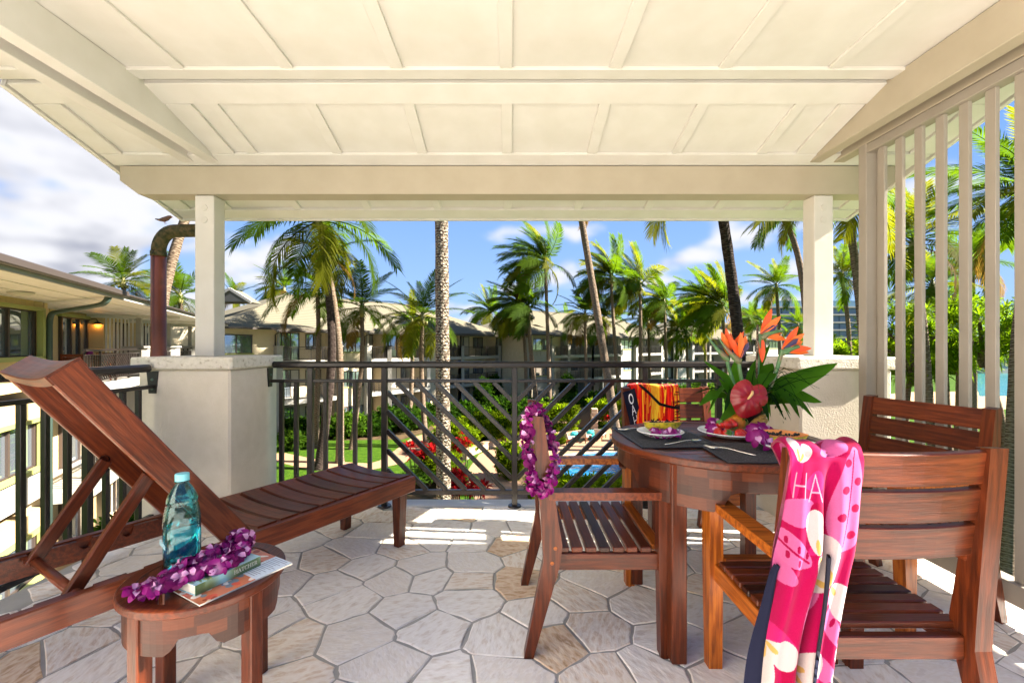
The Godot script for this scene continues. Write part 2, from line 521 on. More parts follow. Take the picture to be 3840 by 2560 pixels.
func build_balcony() -> void:
	# floor slab with every flagstone its own piece
	var st := ST()
	add_box(st, W(0.05, -0.148, 0.2), Vector3(4.74, 0.30, 6.14), 0.0)
	var fl := struct("balcony_floor", done(st), M.grout)
	bx(fl, "edge_curb", W(0.05, -0.155, 3.345), Vector3(4.76, 0.32, 0.15), M.concrete, 0.006)
	var tones := [0, 0, 2, 0, 1, 2, 0, 2, 1, 0, 3, 2, 1, 1, 2, 0]
	for pg in stone_cells(-2.25, 2.4, 1.0, 3.3):
		var clip := Geometry2D.intersect_polygons(pg, PackedVector2Array([Vector2(-2.3, 0.5), Vector2(2.4, 0.5), Vector2(2.4, 3.262), Vector2(-2.3, 3.262)]))
		if clip.is_empty(): continue
		pg = clip[0]
		var c := Vector2.ZERO
		for p in pg: c += p / pg.size()
		var rot := R(0, TAU)
		st = ST()
		add_stone(st, pg, c, rot, R(0.005, 0.0075))
		var k: int = tones[rng.randi() % 16]
		put(fl, "flagstone", done(st), M["flagstone_%d" % k], Transform3D(Basis(Vector3.UP, -rot), W(c.x, 0, c.y)))
	st = ST()
	for pg in stone_cells(-2.25, 2.4, -2.7, 1.0):
		var c := Vector2.ZERO
		for p in pg: c += p / pg.size()
		var tmp := ST()
		add_stone(tmp, pg, c, 0.0, 0.006)
		st.append_from(done(tmp), 0, Transform3D(Basis(), W(c.x, 0, c.y)))
	var rest := put(fl, "flagstone_field", st.commit(), M.flagstone_0)
	rest.set_meta("kind", "stuff")

	# the terrace goes on behind the camera, open to the sun
	st = ST()
	add_box(st, W(0.05, -0.16, -5.9), Vector3(14.0, 0.29, 6.0))
	struct("terrace_floor", done(st), M.concrete)
	tag(bx(self, "house_wall", W(-3.3, 1.5, -2.9), Vector3(0.25, 3.0, 6.4), M.house_white, 0.01), "white stucco wall of the unit, left behind the camera, in full sun", "wall")

	# roof: slab above, boarded underside below
	var roof := thing("porch_roof", "cream painted board and batten ceiling and sloping eave over the balcony", "roof")
	put(roof, "roof_deck", prism(PackedVector2Array([Vector2(0.95, 2.56), Vector2(2.33, 2.56), Vector2(3.6, roof_y(3.6) + 0.055), Vector2(3.6, roof_y(3.6) + 0.17), Vector2(2.33, 2.72), Vector2(0.95, 2.72)]), -2.6, 2.67), M.cream_paint, Transform3D(Basis(Vector3(0, 0, -1), Vector3.UP, Vector3.RIGHT), Vector3.ZERO))
	for side in [[-5.6, -2.62], [2.69, 5.4]]:
		bx(roof, "roof_deck", W((side[0] + side[1]) * 0.5, 2.63, 1.635), Vector3(side[1] - side[0], 0.15, 1.37), M.cream_paint, 0.004)
		bx(roof, "eave_board", W((side[0] + side[1]) * 0.5, 2.535, 2.28), Vector3(side[1] - side[0], 0.04, 0.10), M.cream_paint, 0.003)
	bx(roof, "ceiling_panel", W(0.035, 2.5435, 1.69), Vector3(5.26, 0.033, 1.08), M.cream_paint)
	bx(roof, "trim_board", W(0.0, 2.5185, 2.269), Vector3(5.2, 0.017, 0.082), M.cream_paint, 0.002)
	bx(roof, "trim_board", W(0.0, 2.545, 2.322), Vector3(5.2, 0.03, 0.02), M.taupe_paint)
	for k in range(-4, 5):
		var x := -0.02 + 0.536 * k
		if absf(x) < 1.85: bx(roof, "batten", W(x, 2.521, 1.69), Vector3(0.062, 0.013, 1.07), M.cream_paint, 0.002)
		slope_board(roof, "batten", x - 0.031, x + 0.031, 2.47, 2.868, 0.014, 0.006, M.cream_paint)
		slope_board(roof, "batten", x - 0.029, x + 0.029, 3.22, 3.487, 0.014, 0.006, M.cream_paint)
	slope_board(roof, "eave_panel", -2.59, 2.66, 2.337, 3.6, 0.03, 0.020, M.cream_paint)
	slope_board(roof, "trim_board", -2.59, 2.66, 2.337, 2.47, 0.018, 0.0, M.cream_paint)
	slope_board(roof, "trim_board", -2.59, 2.66, 2.87, 2.972, 0.02, 0.0, M.cream_paint)
	slope_board(roof, "trim_board", -2.59, 2.66, 3.488, 3.605, 0.022, -0.002, M.cream_paint)
	for s in [[-1.881, -1.74], [1.80, 1.934], [-2.595, -2.45], [2.52, 2.665]]:
		slope_board(roof, "side_board", s[0], s[1], 2.475, 2.866, 0.018, 0.001, M.cream_paint)
	for s in [[-2.597, -2.45], [2.52, 2.667]]:
		slope_board(roof, "side_board", s[0], s[1], 3.12, 3.484, 0.018, 0.001, M.cream_paint)
	for x in [-2.615, 2.685]:
		slope_board(roof, "rake_board", x - 0.014, x + 0.014, 2.34, 3.64, 0.17, -0.01, M.cream_paint)
	bx(roof, "fascia", W(0.035, roof_y(3.62) + 0.055, 3.625), Vector3(5.28, 0.13, 0.03), M.cream_paint, 0.003)

	# beams and posts
	var fb := tag(put(self, "front_beam", prism(PackedVector2Array([Vector2(-2.56, 2.335), Vector2(-2.56, 2.24), Vector2(-2.44, 2.151), Vector2(2.42, 2.151), Vector2(2.54, 2.24), Vector2(2.54, 2.335)]), -0.065, 0.065), M.taupe_paint, Transform3D(Basis(), W(0, 0, 3.045))), "wide taupe front beam with clipped ends resting on the two posts", "beam")
	fb.set_meta("group", "painted roof beams")
	var bl := [[-1.922, "inner cream beam of the left pair under the ceiling"], [-2.08, "outer cream beam of the left pair, beside the open sky"], [1.975, "inner cream beam of the right pair under the ceiling"], [2.128, "outer beam of the right pair, directly above the slat screen"]]
	for b in bl:
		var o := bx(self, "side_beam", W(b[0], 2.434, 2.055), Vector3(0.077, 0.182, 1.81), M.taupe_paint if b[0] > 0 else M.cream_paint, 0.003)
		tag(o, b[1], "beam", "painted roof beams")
	for s in [-1, 1]:
		var x := -2.02 if s < 0 else 2.07
		var po := thing("porch_post", "square cream post on the left stucco pillar beside the brown drainpipe" if s < 0 else "square cream post on the right stucco pillar next to the slat screen", "post", W(x, 1.088, 3.06), 0.0, "porch posts")
		bx(po, "shaft", Vector3(0, 0.531, 0), Vector3(0.126, 1.062, 0.118), M.post_paint, 0.004)
		for k in 2:
			put(po, "plug", lathe([Vector2(0, 0.004), Vector2(0.020, 0.004), Vector2(0.0215, 0.0)], 20, false), M.post_paint, Transform3D(Basis(Vector3.RIGHT, PI / 2), Vector3(0.0, 0.90 + 0.08 * k, 0.0588)))
		var pi_ := thing("stucco_pillar", "beige stucco pillar with chipped cap at the left end of the railing" if s < 0 else "beige stucco pillar behind the flower arrangement, next to the slat screen", "pillar", W(-2.0105 if s < 0 else 2.07, 0, 3.085), 0.0, "stucco pillars")
		bx(pi_, "shaft", Vector3(0, -0.2, 0), Vector3(0.567, 2.424, 0.57), M.stucco, 0.012)
		bx(pi_, "cap", Vector3(0, 1.05, 0), Vector3(0.625, 0.076, 0.63), M.stucco_cap, 0.01)

	# slat screen
	var scn := thing("slat_screen", "tall screen of upright greige slats on the right side of the balcony", "screen", W(2.128, 0, 0))
	bx(scn, "top_rail", W(0, 2.315, 1.72), Vector3(0.07, 0.05, 2.0), M.slat_paint, 0.003)
	bx(scn, "bottom_rail", W(0, 0.125, 1.72), Vector3(0.07, 0.09, 2.0), M.slat_paint, 0.003)
	bx(scn, "end_post", W(0.0, 1.2, 2.70), Vector3(0.075, 2.30, 0.06), M.slat_paint, 0.003)
	bx(scn, "end_panel", W(0.03, 1.2, 2.653), Vector3(0.015, 2.28, 0.035), M.slat_paint, 0.002)
	for k in 14:
		bx(scn, "slat", W(0, 1.23, 2.598 - 0.1183 * k), Vector3(0.02, 2.12, 0.046), M.slat_paint, 0.002)

	# drainpipe and bird
	var dp := thing("drainpipe", "brown copper drainpipe with an elbow, standing behind the left post", "drainpipe", W(-2.77, 0, 3.58))
	put(dp, "pipe", tube([Vector3(0, -1.6, 0), Vector3(0, 0.5, 0), Vector3(0, 1.9, 0)], [0.051, 0.051, 0.051], 20), M.pipe)
	var el := []
	for k in 9:
		var a := PI * 0.5 * k / 8
		el.append(Vector3(0.13 - 0.13 * cos(a), 1.90 + 0.16 * sin(a), 0))
	el += [Vector3(0.25, 2.062, 0), Vector3(0.42, 2.066, 0)]
	var er := []
	for k in el.size(): er.append(0.050)
	put(dp, "elbow", tube(el, er, 20), M.pipe_mossy)
	put(dp, "collar", tube([Vector3(0, 1.86, 0), Vector3(0, 1.90, 0)], [0.055, 0.055], 20), M.pipe_mossy)
	var b := thing("bird", "small brown bird perched on top of the drainpipe elbow", "bird", W(-2.72, 2.117, 3.58))
	mat("bird_brown", lin(0.16, 0.085, 0.055), 0.8)
	mat("bird_red", lin(0.4, 0.12, 0.08), 0.7)
	st = ST(true)
	add_tube(st, [Vector3(-0.075, 0.038, 0), Vector3(-0.045, 0.030, 0), Vector3(-0.012, 0.032, 0), Vector3(0.018, 0.042, 0), Vector3(0.034, 0.052, 0), Vector3(0.047, 0.054, 0), Vector3(0.055, 0.052, 0)], [0.004, 0.009, 0.019, 0.018, 0.014, 0.011, 0.003], 10)
	put(b, "body", done(st), M.bird_brown)
	put(b, "beak", tube([Vector3(0.054, 0.053, 0), Vector3(0.068, 0.049, 0)], [0.004, 0.0006], 6), M.bird_red)
	for z in [-0.007, 0.007]:
		put(b, "leg", tube([Vector3(0.0, 0.02, z), Vector3(0.004, -0.003, z)], [0.0016, 0.0016], 5), M.bird_red)

# ---------------------------------------------------------------- railings
func bracket(o: Node, at: Vector3, nrm: Vector3) -> void:      # plate on the pillar that carries the rail
	var side := nrm.cross(Vector3.UP)
	var st := ST()
	var pg := PackedVector2Array([Vector2(-0.035, 0.0), Vector2(0.035, 0.0), Vector2(0.022, -0.135), Vector2(-0.022, -0.135)])
	add_prism(st, pg, 0.0, 0.008)
	var b := put(o, "bracket", done(st), M.iron, Transform3D(Basis(side, Vector3.UP, nrm), at))
	for y in [-0.05, -0.105]:
		put(b, "bolt", lathe([Vector2(0, 0.006), Vector2(0.007, 0.005), Vector2(0.009, 0.0)], 10), M.bolt, Transform3D(Basis(Vector3.RIGHT, PI / 2), Vector3(0.0, y, 0.008)))

func build_railings() -> void:
	var d := 3.26
	var r := thing("balcony_railing", "dark metal front railing with slanted bars meeting at the centre post", "railing", Vector3.ZERO, 0.0, "balcony railings")
	bar(r, "top_rail", W(-1.70, 1.022, d), W(1.77, 1.022, d), 0.062, 0.046, M.iron, 0.012)
	bar(r, "middle_rail", W(-1.715, 0.906, d), W(1.78, 0.906, d), 0.030, 0.022, M.iron, 0.003)
	bar(r, "bottom_rail", W(-1.725, 0.11, d), W(1.785, 0.11, d), 0.030, 0.034, M.iron, 0.003)
	var cx := 0.031
	for x in [-1.432, -0.902, cx, 0.964, 1.494]:
		bar(r, "post", W(x, 0.0, d), W(x, 1.0, d), 0.040, 0.040, M.iron, 0.003)
		put(r, "foot_plate", lathe([Vector2(0.0, 0.012), Vector2(0.045, 0.012), Vector2(0.05, 0.0)], 20, false), M.iron, Transform3D(Basis(), W(x, 0.006, d)))
	for s: float in [-1.0, 1.0]:
		for k in range(1, 9):
			var x := cx + s * (0.933 + 0.1054 * k)
			if k == 5 or absf(x - cx) > 1.76: continue
			bar(r, "bar", W(x, 0.127, d), W(x, 0.895, d), 0.028, 0.028, M.iron, 0.002)
		# slanted bars: 45 degrees, falling toward the centre post
		for k in range(-6, 8):
			var c := 0.966 + 0.139 * k - 0.0      # height at the outer post
			var x0 := 0.0
			var x1 := 0.898
			var y0 := c
			var y1 := c - x1
			if y0 > 0.897:
				x0 += y0 - 0.897
				y0 = 0.897
			if y1 < 0.125:
				x1 -= 0.125 - y1
				y1 = 0.125
			if x1 - x0 < 0.06: continue
			bar(r, "slanted_bar", W(cx + s * (0.915 - x0), y0, d), W(cx + s * (0.915 - x1), y1, d), 0.030, 0.030, M.iron, 0.002)
	bracket(r, W(-1.726, 1.0, d), Vector3.RIGHT)
	bracket(r, W(1.785, 1.0, d), Vector3.LEFT)
	# left side railing
	var l := thing("balcony_railing", "dark metal side railing behind the lounger, at the left of the balcony", "railing", Vector3.ZERO, 0.0, "balcony railings")
	var x := -2.22
	bar(l, "top_rail", W(x, 1.022, 0.7), W(x + 0.02, 1.022, 2.76), 0.062, 0.046, M.iron, 0.012)
	bar(l, "middle_rail", W(x, 0.906, 0.7), W(x + 0.02, 0.906, 2.79), 0.030, 0.022, M.iron, 0.003)
	bar(l, "bottom_rail", W(x, 0.11, 0.7), W(x + 0.02, 0.11, 2.79), 0.030, 0.034, M.iron, 0.003)
	for k in 19:
		var dd := 2.70 - 0.108 * k
		if k == 3 or k == 13:
			bar(l, "post", W(x + 0.01, 0.0, dd), W(x + 0.01, 1.0, dd), 0.036, 0.036, M.iron, 0.003)
		else:
			bar(l, "bar", W(x + 0.01, 0.127, dd), W(x + 0.01, 0.895, dd), 0.026, 0.026, M.iron, 0.002)
	bracket(l, W(x + 0.02, 1.0, 2.80), Vector3.BACK)

# ---------------------------------------------------------------- furniture
func arc_slat(w: float, h: float, th: float, bow: float, seg := 8) -> Mesh:    # long in x, h in y, th in z, bowed toward -z in the middle
	var key := "as%.3f,%.3f,%.3f,%.3f" % [w, h, th, bow]
	if cache.has(key): return cache[key]
	var st := ST()
	var P := func(i: int, y: float, z: float) -> Vector3:
		var t := 2.0 * i / seg - 1.0
		return Vector3(w * 0.5 * t, y, z - bow * (1.0 - t * t))
	var b := 0.003
	for i in seg:
		for f in [[h / 2 - b, th / 2, -h / 2 + b, th / 2, Vector3.BACK], [h / 2 - b, -th / 2, -h / 2 + b, -th / 2, Vector3.FORWARD], [h / 2, th / 2 - b, h / 2, -th / 2 + b, Vector3.UP], [-h / 2, th / 2 - b, -h / 2, -th / 2 + b, Vector3.DOWN],
				[h / 2 - b, th / 2, h / 2, th / 2 - b, Vector3(0, 1, 1)], [h / 2 - b, -th / 2, h / 2, -th / 2 + b, Vector3(0, 1, -1)], [-h / 2 + b, th / 2, -h / 2, th / 2 - b, Vector3(0, -1, 1)], [-h / 2 + b, -th / 2, -h / 2, -th / 2 + b, Vector3(0, -1, -1)]]:
			poly(st, [P.call(i, f[0], f[1]), P.call(i + 1, f[0], f[1]), P.call(i + 1, f[2], f[3]), P.call(i, f[2], f[3])], f[4])
	for i in [0, seg]:
		poly(st, [P.call(i, h / 2, th / 2), P.call(i, h / 2, -th / 2), P.call(i, -h / 2, -th / 2), P.call(i, -h / 2, th / 2)], Vector3.RIGHT * (i - 1.0))
	cache[key] = done(st)
	return cache[key]

func lying(m: String) -> StandardMaterial3D:       # the same wood with its grain along local x, or along y
	return M[m]

func grain_turned(src: String) -> void:
	for k in ["x", "y"]:
		var m: StandardMaterial3D = M[src].duplicate()
		m.resource_name = src + "_" + k
		m.uv1_scale = Vector3(0.40, 5.2, 5.2) if k == "x" else Vector3(5.2, 0.40, 5.2)
		M[src + "_" + k] = m

func cache_plug() -> Mesh:
	if not cache.has("plug"): cache["plug"] = lathe([Vector2(0, 0.0012), Vector2(0.0065, 0.001), Vector2(0.0075, 0.0)], 10, false)
	return cache["plug"]

func make_chair(label: String, gold: bool) -> Node3D:
	var o := thing("armchair", label, "armchair", Vector3.ZERO, 0.0, "teak armchairs round the dining table")
	var side := Basis(Vector3.BACK, Vector3.UP, Vector3.LEFT)     # prism x -> chair z, prism z -> chair -x
	var stile := prism(PackedVector2Array([Vector2(-0.285, 0), Vector2(-0.25, 0), Vector2(-0.15, 0.35), Vector2(-0.142, 0.42), Vector2(-0.155, 0.50), Vector2(-0.212, 0.895), Vector2(-0.252, 0.90), Vector2(-0.218, 0.46), Vector2(-0.212, 0.36)]), -0.023, 0.023)
	var fleg := prism(PackedVector2Array([Vector2(0.222, 0), Vector2(0.262, 0), Vector2(0.28, 0.40), Vector2(0.28, 0.59), Vector2(0.214, 0.59), Vector2(0.214, 0.40)]), -0.024, 0.024)
	var gm: String = "teak_gold" if gold else "teak"
	for s in [-1, 1]:
		put(o, "back_leg", stile, M.teak_y, Transform3D(side, Vector3(0.252 * s, 0, 0)))
		put(o, "front_leg", fleg, M[(gm if s > 0 else "teak") + "_y"], Transform3D(side, Vector3(0.252 * s, 0, 0)))
		put(o, "armrest", prism(PackedVector2Array([Vector2(-0.19, 0.588), Vector2(0.296, 0.590), Vector2(0.296, 0.602), Vector2(0.268, 0.618), Vector2(-0.195, 0.618)]), -0.03, 0.03), M[(gm if s > 0 else "teak_red")], Transform3D(side, Vector3(0.252 * s, 0, 0)))
		bar(o, "seat_rail", Vector3(0.246 * s, 0.353, -0.16), Vector3(0.246 * s, 0.353, 0.225), 0.026, 0.062, M[gm if s > 0 else "teak"])
	bx(o, "front_rail", Vector3(0, 0.353, 0.246), Vector3(0.455, 0.062, 0.026), M.teak_gold_x if gold else M.teak_x, 0.003)
	bx(o, "back_rail", Vector3(0, 0.353, -0.175), Vector3(0.455, 0.062, 0.026), M.teak_x, 0.003)
	for s in [-1, 1]:
		for q in [[0.41, -0.168], [0.355, -0.18]]:
			put(o, "plug", cache_plug(), M.teak_gold, Transform3D(Basis(Vector3.BACK, -PI / 2 * s), Vector3(0.2755 * s, q[0], q[1])))
	for k in 8:
		bx(o, "seat_slat", Vector3(0, 0.3945, -0.135 + 0.0515 * k), Vector3(0.505 if k < 7 else 0.452, 0.02, 0.041 if k < 7 else 0.05), [M.teak_x, M.teak_red_x, M.teak_x, M.teak_dark_x][k % 4] if not (gold and k == 7) else M.teak_gold_x, 0.003)
	for k in 3:
		var y := 0.848 - 0.098 * k
		var z := -0.226 + 0.0145 * k
		put(o, "back_slat", arc_slat(0.47, 0.088, 0.02, 0.022), [M.teak_red_x, M.teak_x, M.teak_x][k], Transform3D(Basis(Vector3.RIGHT, -0.145), Vector3(0, y, z)))
	return o

func apron_ring(r: float, th: float, h0: float, h1: float, half: float, soft: float, legs: Array, y: float, seg := 96) -> Mesh:
	var st := ST()
	var dep := func(a: float) -> float:
		var best := 9.0
		for l in legs: best = minf(best, absf(angle_difference(a, l)))
		return lerpf(h1, h0, smoothstep(half - soft, half + soft, best))
	for i in seg:
		var a := TAU * i / seg
		var b := TAU * (i + 1) / seg
		var A := Vector3(cos(a), 0, sin(a))
		var B := Vector3(cos(b), 0, sin(b))
		var ya: float = y - dep.call(a)
		var yb: float = y - dep.call(b)
		var U := Vector3.UP
		for q in [[A * r + U * y, B * r + U * y, B * r + U * yb, A * r + U * ya, A, y], [A * (r - th) + U * y, B * (r - th) + U * y, B * (r - th) + U * yb, A * (r - th) + U * ya, -A, y]]:
			var vs := [q[0], q[1], q[2], q[3]]
			var uv := [Vector2(a * r, 0), Vector2(b * r, 0), Vector2(b * r, yb - y), Vector2(a * r, ya - y)]
			var n: Vector3 = q[4]
			var order := [0, 1, 2, 0, 2, 3]
			var nn := -((vs[1] - vs[0]) as Vector3).cross(vs[2] - vs[0])
			if nn.dot(n) < 0.0: order = [0, 2, 1, 0, 3, 2]
			for k in order:
				st.set_uv(uv[k])
				st.add_vertex(vs[k])
		st.set_uv(Vector2(a * r, ya - y))
		poly(st, [A * r + U * ya, B * r + U * yb, B * (r - th) + U * yb, A * (r - th) + U * ya], Vector3.DOWN)
	return done(st)

func ring_top(r0: float, r1: float, y0: float, y1: float, seg := 72) -> Mesh:
	var b := 0.005
	return lathe([Vector2(r0, y0), Vector2(r0, y1 - 0.002), Vector2(r0 + 0.002, y1), Vector2(r1 - b, y1), Vector2(r1 - 0.0015, y1 - 0.0015), Vector2(r1, y1 - b), Vector2(r1, y0 + b), Vector2(r1 - b, y0), Vector2(r0, y0)], seg, false)

func round_slats(o: Node, r: float, y: float, th: float, w: float, gap: float, rot: float, mats: Array) -> void:
	var n := int(ceil(r / (w + gap)))
	var circ := PackedVector2Array()
	for i in 64: circ.append(Vector2(cos(TAU * i / 64), sin(TAU * i / 64)) * r)
	for k in range(-n, n + 1):
		var c := k * (w + gap)
		var strip := PackedVector2Array([Vector2(-r, c - w / 2), Vector2(r, c - w / 2), Vector2(r, c + w / 2), Vector2(-r, c + w / 2)])
		var q := Geometry2D.intersect_polygons(circ, strip)
		if q.is_empty(): continue
		put(o, "top_slat", prism(q[0], -th / 2, th / 2), mats[posmod(k, mats.size())], Transform3D(Basis(Vector3.UP, rot) * Basis(Vector3.RIGHT, PI / 2), Vector3(0, y, 0)))

func block_texture() -> ImageTexture:
	var w := 512
	var h := 128
	var img := Image.create(w, h, false, Image.FORMAT_RGB8)
	var n := noise(97, 0.05, 4)
	var y := 0
	var cols := [s8(54, 22, 10), s8(66, 27, 12), s8(80, 34, 15), s8(92, 42, 18), s8(60, 25, 12), s8(72, 30, 14)]
	for row in 4:
		var x := 0
		while x < w:
			var bw := rng.randi_range(22, 70)
			var c: Color = cols[rng.randi() % cols.size()]
			for j in range(y, y + 32):
				for i in range(x, mini(x + bw, w)):
					var v := n.get_noise_2d(i * 0.35 + row * 91, j * 3.0 + bw * 7) * 0.07
					img.set_pixel(i, j, c.lightened(v) if v > 0 else c.darkened(-v))
			x += bw
		y += 32
	return ImageTexture.create_from_image(img)

func build_furniture() -> void:
	for k in ["teak", "teak_red", "teak_gold", "teak_dark"]: grain_turned(k)
	var bm := mat("teak_blocks", Color.WHITE, 0.4, 0.36)
	bm.albedo_texture = block_texture()
	bm.uv1_scale = Vector3(1.6, 7.0, 1)
	bm.clearcoat_enabled = true
	bm.clearcoat = 0.15
	bm.clearcoat_roughness = 0.15
	# ---- dining table
	var legs4 := [PI * 0.25, PI * 0.75, PI * 1.25, PI * 1.75]
	var t := thing("dining_table", "round teak dining table with slatted top and scalloped block apron", "table", W(0.88, 0, 1.93))
	put(t, "top_rim", ring_top(0.385, 0.44, 0.737, 0.765), M.teak)
	round_slats(t, 0.384, 0.7525, 0.02, 0.040, 0.006, 0.06, [M.teak_x, M.teak_dark_x, M.teak_red_x])
	put(t, "apron", apron_ring(0.412, 0.022, 0.075, 0.150, 0.42, 0.07, legs4, 0.738), bm)
	for a in legs4:
		var c := Vector3(cos(a), 0, sin(a)) * 0.385
		var leg := bx(t, "leg", c + Vector3.UP * 0.375, Vector3(0.055, 0.722, 0.055), M.teak_y, 0.004)
		put(leg, "foot_glide", lathe([Vector2(0, 0.0), Vector2(0.012, 0.0), Vector2(0.012, 0.014), Vector2(0, 0.014)], 12, false), M.silver, Transform3D(Basis(), Vector3(0, -0.375, 0)))
	# ---- chairs
	var c1 := make_chair("teak armchair left of the round table, purple orchid lei over its back corner", true)
	c1.position = W(0.335, 0, 1.955)
	c1.rotation.y = PI / 2
	dup(c1, W(0.985, 0, 2.62), 0.06, "teak armchair behind the round table, black and red towel over its back")
	dup(c1, W(1.73, 0, 2.09), -PI / 2 + 0.24, "teak armchair beside the slat screen, its bare back against the slats")
	dup(c1, W(0.985, 0, 1.40), PI, "nearest teak armchair, seen from behind, pink floral towel over its back")
	# ---- side table
	var s := thing("side_table", "low round teak side table carrying the blue bottle and books", "side table", W(-0.953, 0, 1.428))
	put(s, "top_rim", ring_top(0.180, 0.222, 0.426, 0.45, 56), M.teak)
	round_slats(s, 0.179, 0.4385, 0.018, 0.058, 0.015, -0.95, [M.teak_x, M.teak_red_x])
	put(s, "apron", apron_ring(0.205, 0.02, 0.060, 0.105, 0.55, 0.09, [0.35, 0.35 + PI / 2, 0.35 + PI, 0.35 + PI * 1.5], 0.427, 72), bm)
	for k in 4:
		var a := 0.35 + PI / 2 * k
		bx(s, "leg", Vector3(cos(a), 0, sin(a)) * 0.190 + Vector3.UP * 0.214, Vector3(0.042, 0.424, 0.042), M.teak_y, 0.003, Basis(Vector3.UP, -a))
	# ---- lounger: local z runs from the foot end to the head end
	var l := thing("sun_lounger", "teak sun lounger with its slatted back raised on a notched prop", "sun lounger", W(-0.55, 0, 2.647), atan2(-0.52, 0.854))
	for x in [-0.0175, -0.5585]:
		bar(l, "side_rail", Vector3(x, 0.357, 0), Vector3(x, 0.357, 1.99), 0.035, 0.086, M.teak_red, 0.004)
	bx(l, "foot_rail", Vector3(-0.288, 0.345, 0.014), Vector3(0.506, 0.06, 0.026), M.teak_x, 0.003)
	bx(l, "head_rail", Vector3(-0.288, 0.345, 1.975), Vector3(0.506, 0.06, 0.026), M.teak_x, 0.003)
	for k in 9:
		put(l, "seat_slat", arc_slat(0.506, 0.085, 0.018, 0.015), M.teak_red_x if k % 3 else M.teak_x, Transform3D(Basis(Vector3.RIGHT, -PI / 2), Vector3(-0.288, 0.398, 0.052 + 0.1015 * k)))
	var hinge := Vector3(0, 0.375, 0.955)
	var ang := deg_to_rad(53.5)
	var bt := Transform3D(Basis(Vector3.RIGHT, -ang), hinge)
	for x in [-0.054, -0.522]:
		put(l, "back_stile", box_mesh(Vector3(0.034, 0.095, 0.90), 0.004), M.teak_red, bt * Transform3D(Basis(), Vector3(x, -0.012, 0.45)))
	put(l, "back_end_rail", arc_slat(0.50, 0.10, 0.034, 0.02), M.teak_x, bt * Transform3D(Basis(Vector3.RIGHT, -PI / 2) * Basis(Vector3.RIGHT, PI / 2), Vector3(-0.288, -0.012, 0.888)))
	for k in 8:
		put(l, "back_slat", arc_slat(0.434, 0.086, 0.018, 0.020), M.teak_x if k % 2 else M.teak_red_x, bt * Transform3D(Basis(Vector3.RIGHT, -PI / 2), Vector3(-0.288, 0.020, 0.06 + 0.1035 * k)))
	for x in [-0.09, -0.486]:
		bar(l, "prop_arm", Vector3(x, 0.70, 1.262), Vector3(x, 0.365, 1.475), 0.026, 0.042, M.teak, 0.003)
		put(l, "pivot", lathe([Vector2(0, 0.008), Vector2(0.014, 0.008), Vector2(0.018, 0.0)], 14, false), M.teak_dark, Transform3D(Basis(Vector3.BACK, PI / 2), Vector3(x + (-0.014 if x < -0.2 else -0.014), 0.70, 1.262)))
	put(l, "prop_rod", tube([Vector3(-0.045, 0.376, 1.462), Vector3(-0.53, 0.376, 1.462)], [0.016, 0.016], 14), M.teak_red_x)
	var notch := PackedVector2Array([Vector2(1.05, 0.318)])
	for k in 6:
		var z := 1.07 + 0.135 * k
		notch.append_array([Vector2(z, 0.395), Vector2(z + 0.085, 0.395), Vector2(z + 0.092, 0.372), Vector2(z + 0.10, 0.360), Vector2(z + 0.115, 0.358), Vector2(z + 0.126, 0.37)])
	notch.append(Vector2(1.90, 0.395))
	notch.append(Vector2(1.90, 0.318))
	for x in [-0.046, -0.530]:
		put(l, "notched_rail", prism(notch, -0.0105, 0.0105), M.teak, Transform3D(Basis(Vector3.BACK, Vector3.UP, Vector3.LEFT), Vector3(x, 0, 0)))
	var lp := PackedVector2Array([Vector2(-0.034, 0.314), Vector2(0.034, 0.314), Vector2(0.018, 0.012), Vector2(-0.018, 0.012)])
	for z in [0.075, 1.90]:
		for x in [-0.056, -0.520]:
			var leg := put(l, "leg", prism(lp, -0.026, 0.026), M.teak_y, Transform3D(Basis(Vector3.RIGHT if x > -0.2 else Vector3.LEFT, Vector3.UP, Vector3.BACK if x > -0.2 else Vector3.FORWARD), Vector3(x, 0, z)))
			put(leg, "foot_glide", lathe([Vector2(0, 0.0), Vector2(0.012, 0.0), Vector2(0.012, 0.013), Vector2(0, 0.013)], 10, false), M.rubber)

func orchid_mesh(edge: Color, mid: Color) -> Array:     # [petals, lip]; petals pale at the throat, deep toward the rim, as the blooms are
	var st := ST(true)
	for k in 5:
		var a := PI / 2 + TAU * k / 5
		var big := k == 1 or k == 4
		var ln := 0.031 if big else 0.029
		var w := 0.0165 if big else 0.0095
		var d := Vector3(cos(a), sin(a), 0)
		var sd := Vector3(-sin(a), cos(a), 0)
		var T := [0.0, 0.18, 0.4, 0.62, 0.82, 0.95, 1.0]
		var Wd := [0.10, 0.45, 0.85, 1.0, 0.82, 0.42, 0.0]
		for i in 6:
			for s: float in [-1.0, 1.0]:
				var f := func(j: int, side: float) -> Vector3:
					var t: float = T[j]
					return d * ln * t + sd * side * s * w * Wd[j] + Vector3(0, 0, 0.006 * sin(t * 2.6) - 0.012 * t * t + side * Wd[j] * 0.0035)
				var col := func(j: int, side: float) -> Color: return mid.lerp(edge, clampf(T[j] * 1.5 + side * 0.15, 0.0, 1.0))
				var q := [[i, 0.0], [i, 1.0], [i + 1, 1.0], [i + 1, 0.0]]
				for n in ([0, 1, 2, 0, 2, 3] if s > 0 else [0, 2, 1, 0, 3, 2]):
					st.set_color(col.call(q[n][0], q[n][1]))
					st.add_vertex(f.call(q[n][0], q[n][1]))
	var petals := done(st)
	st = ST(true)
	add_blade(st, [Vector3(0, 0.002, 0.002), Vector3(0, -0.004, 0.011), Vector3(0, -0.013, 0.015), Vector3(0, -0.02, 0.012)], [0.003, 0.007, 0.009, 0.0], Vector3.RIGHT, Vector3(0, 0.6, 0.8), 0.5)
	return [petals, done(st)]

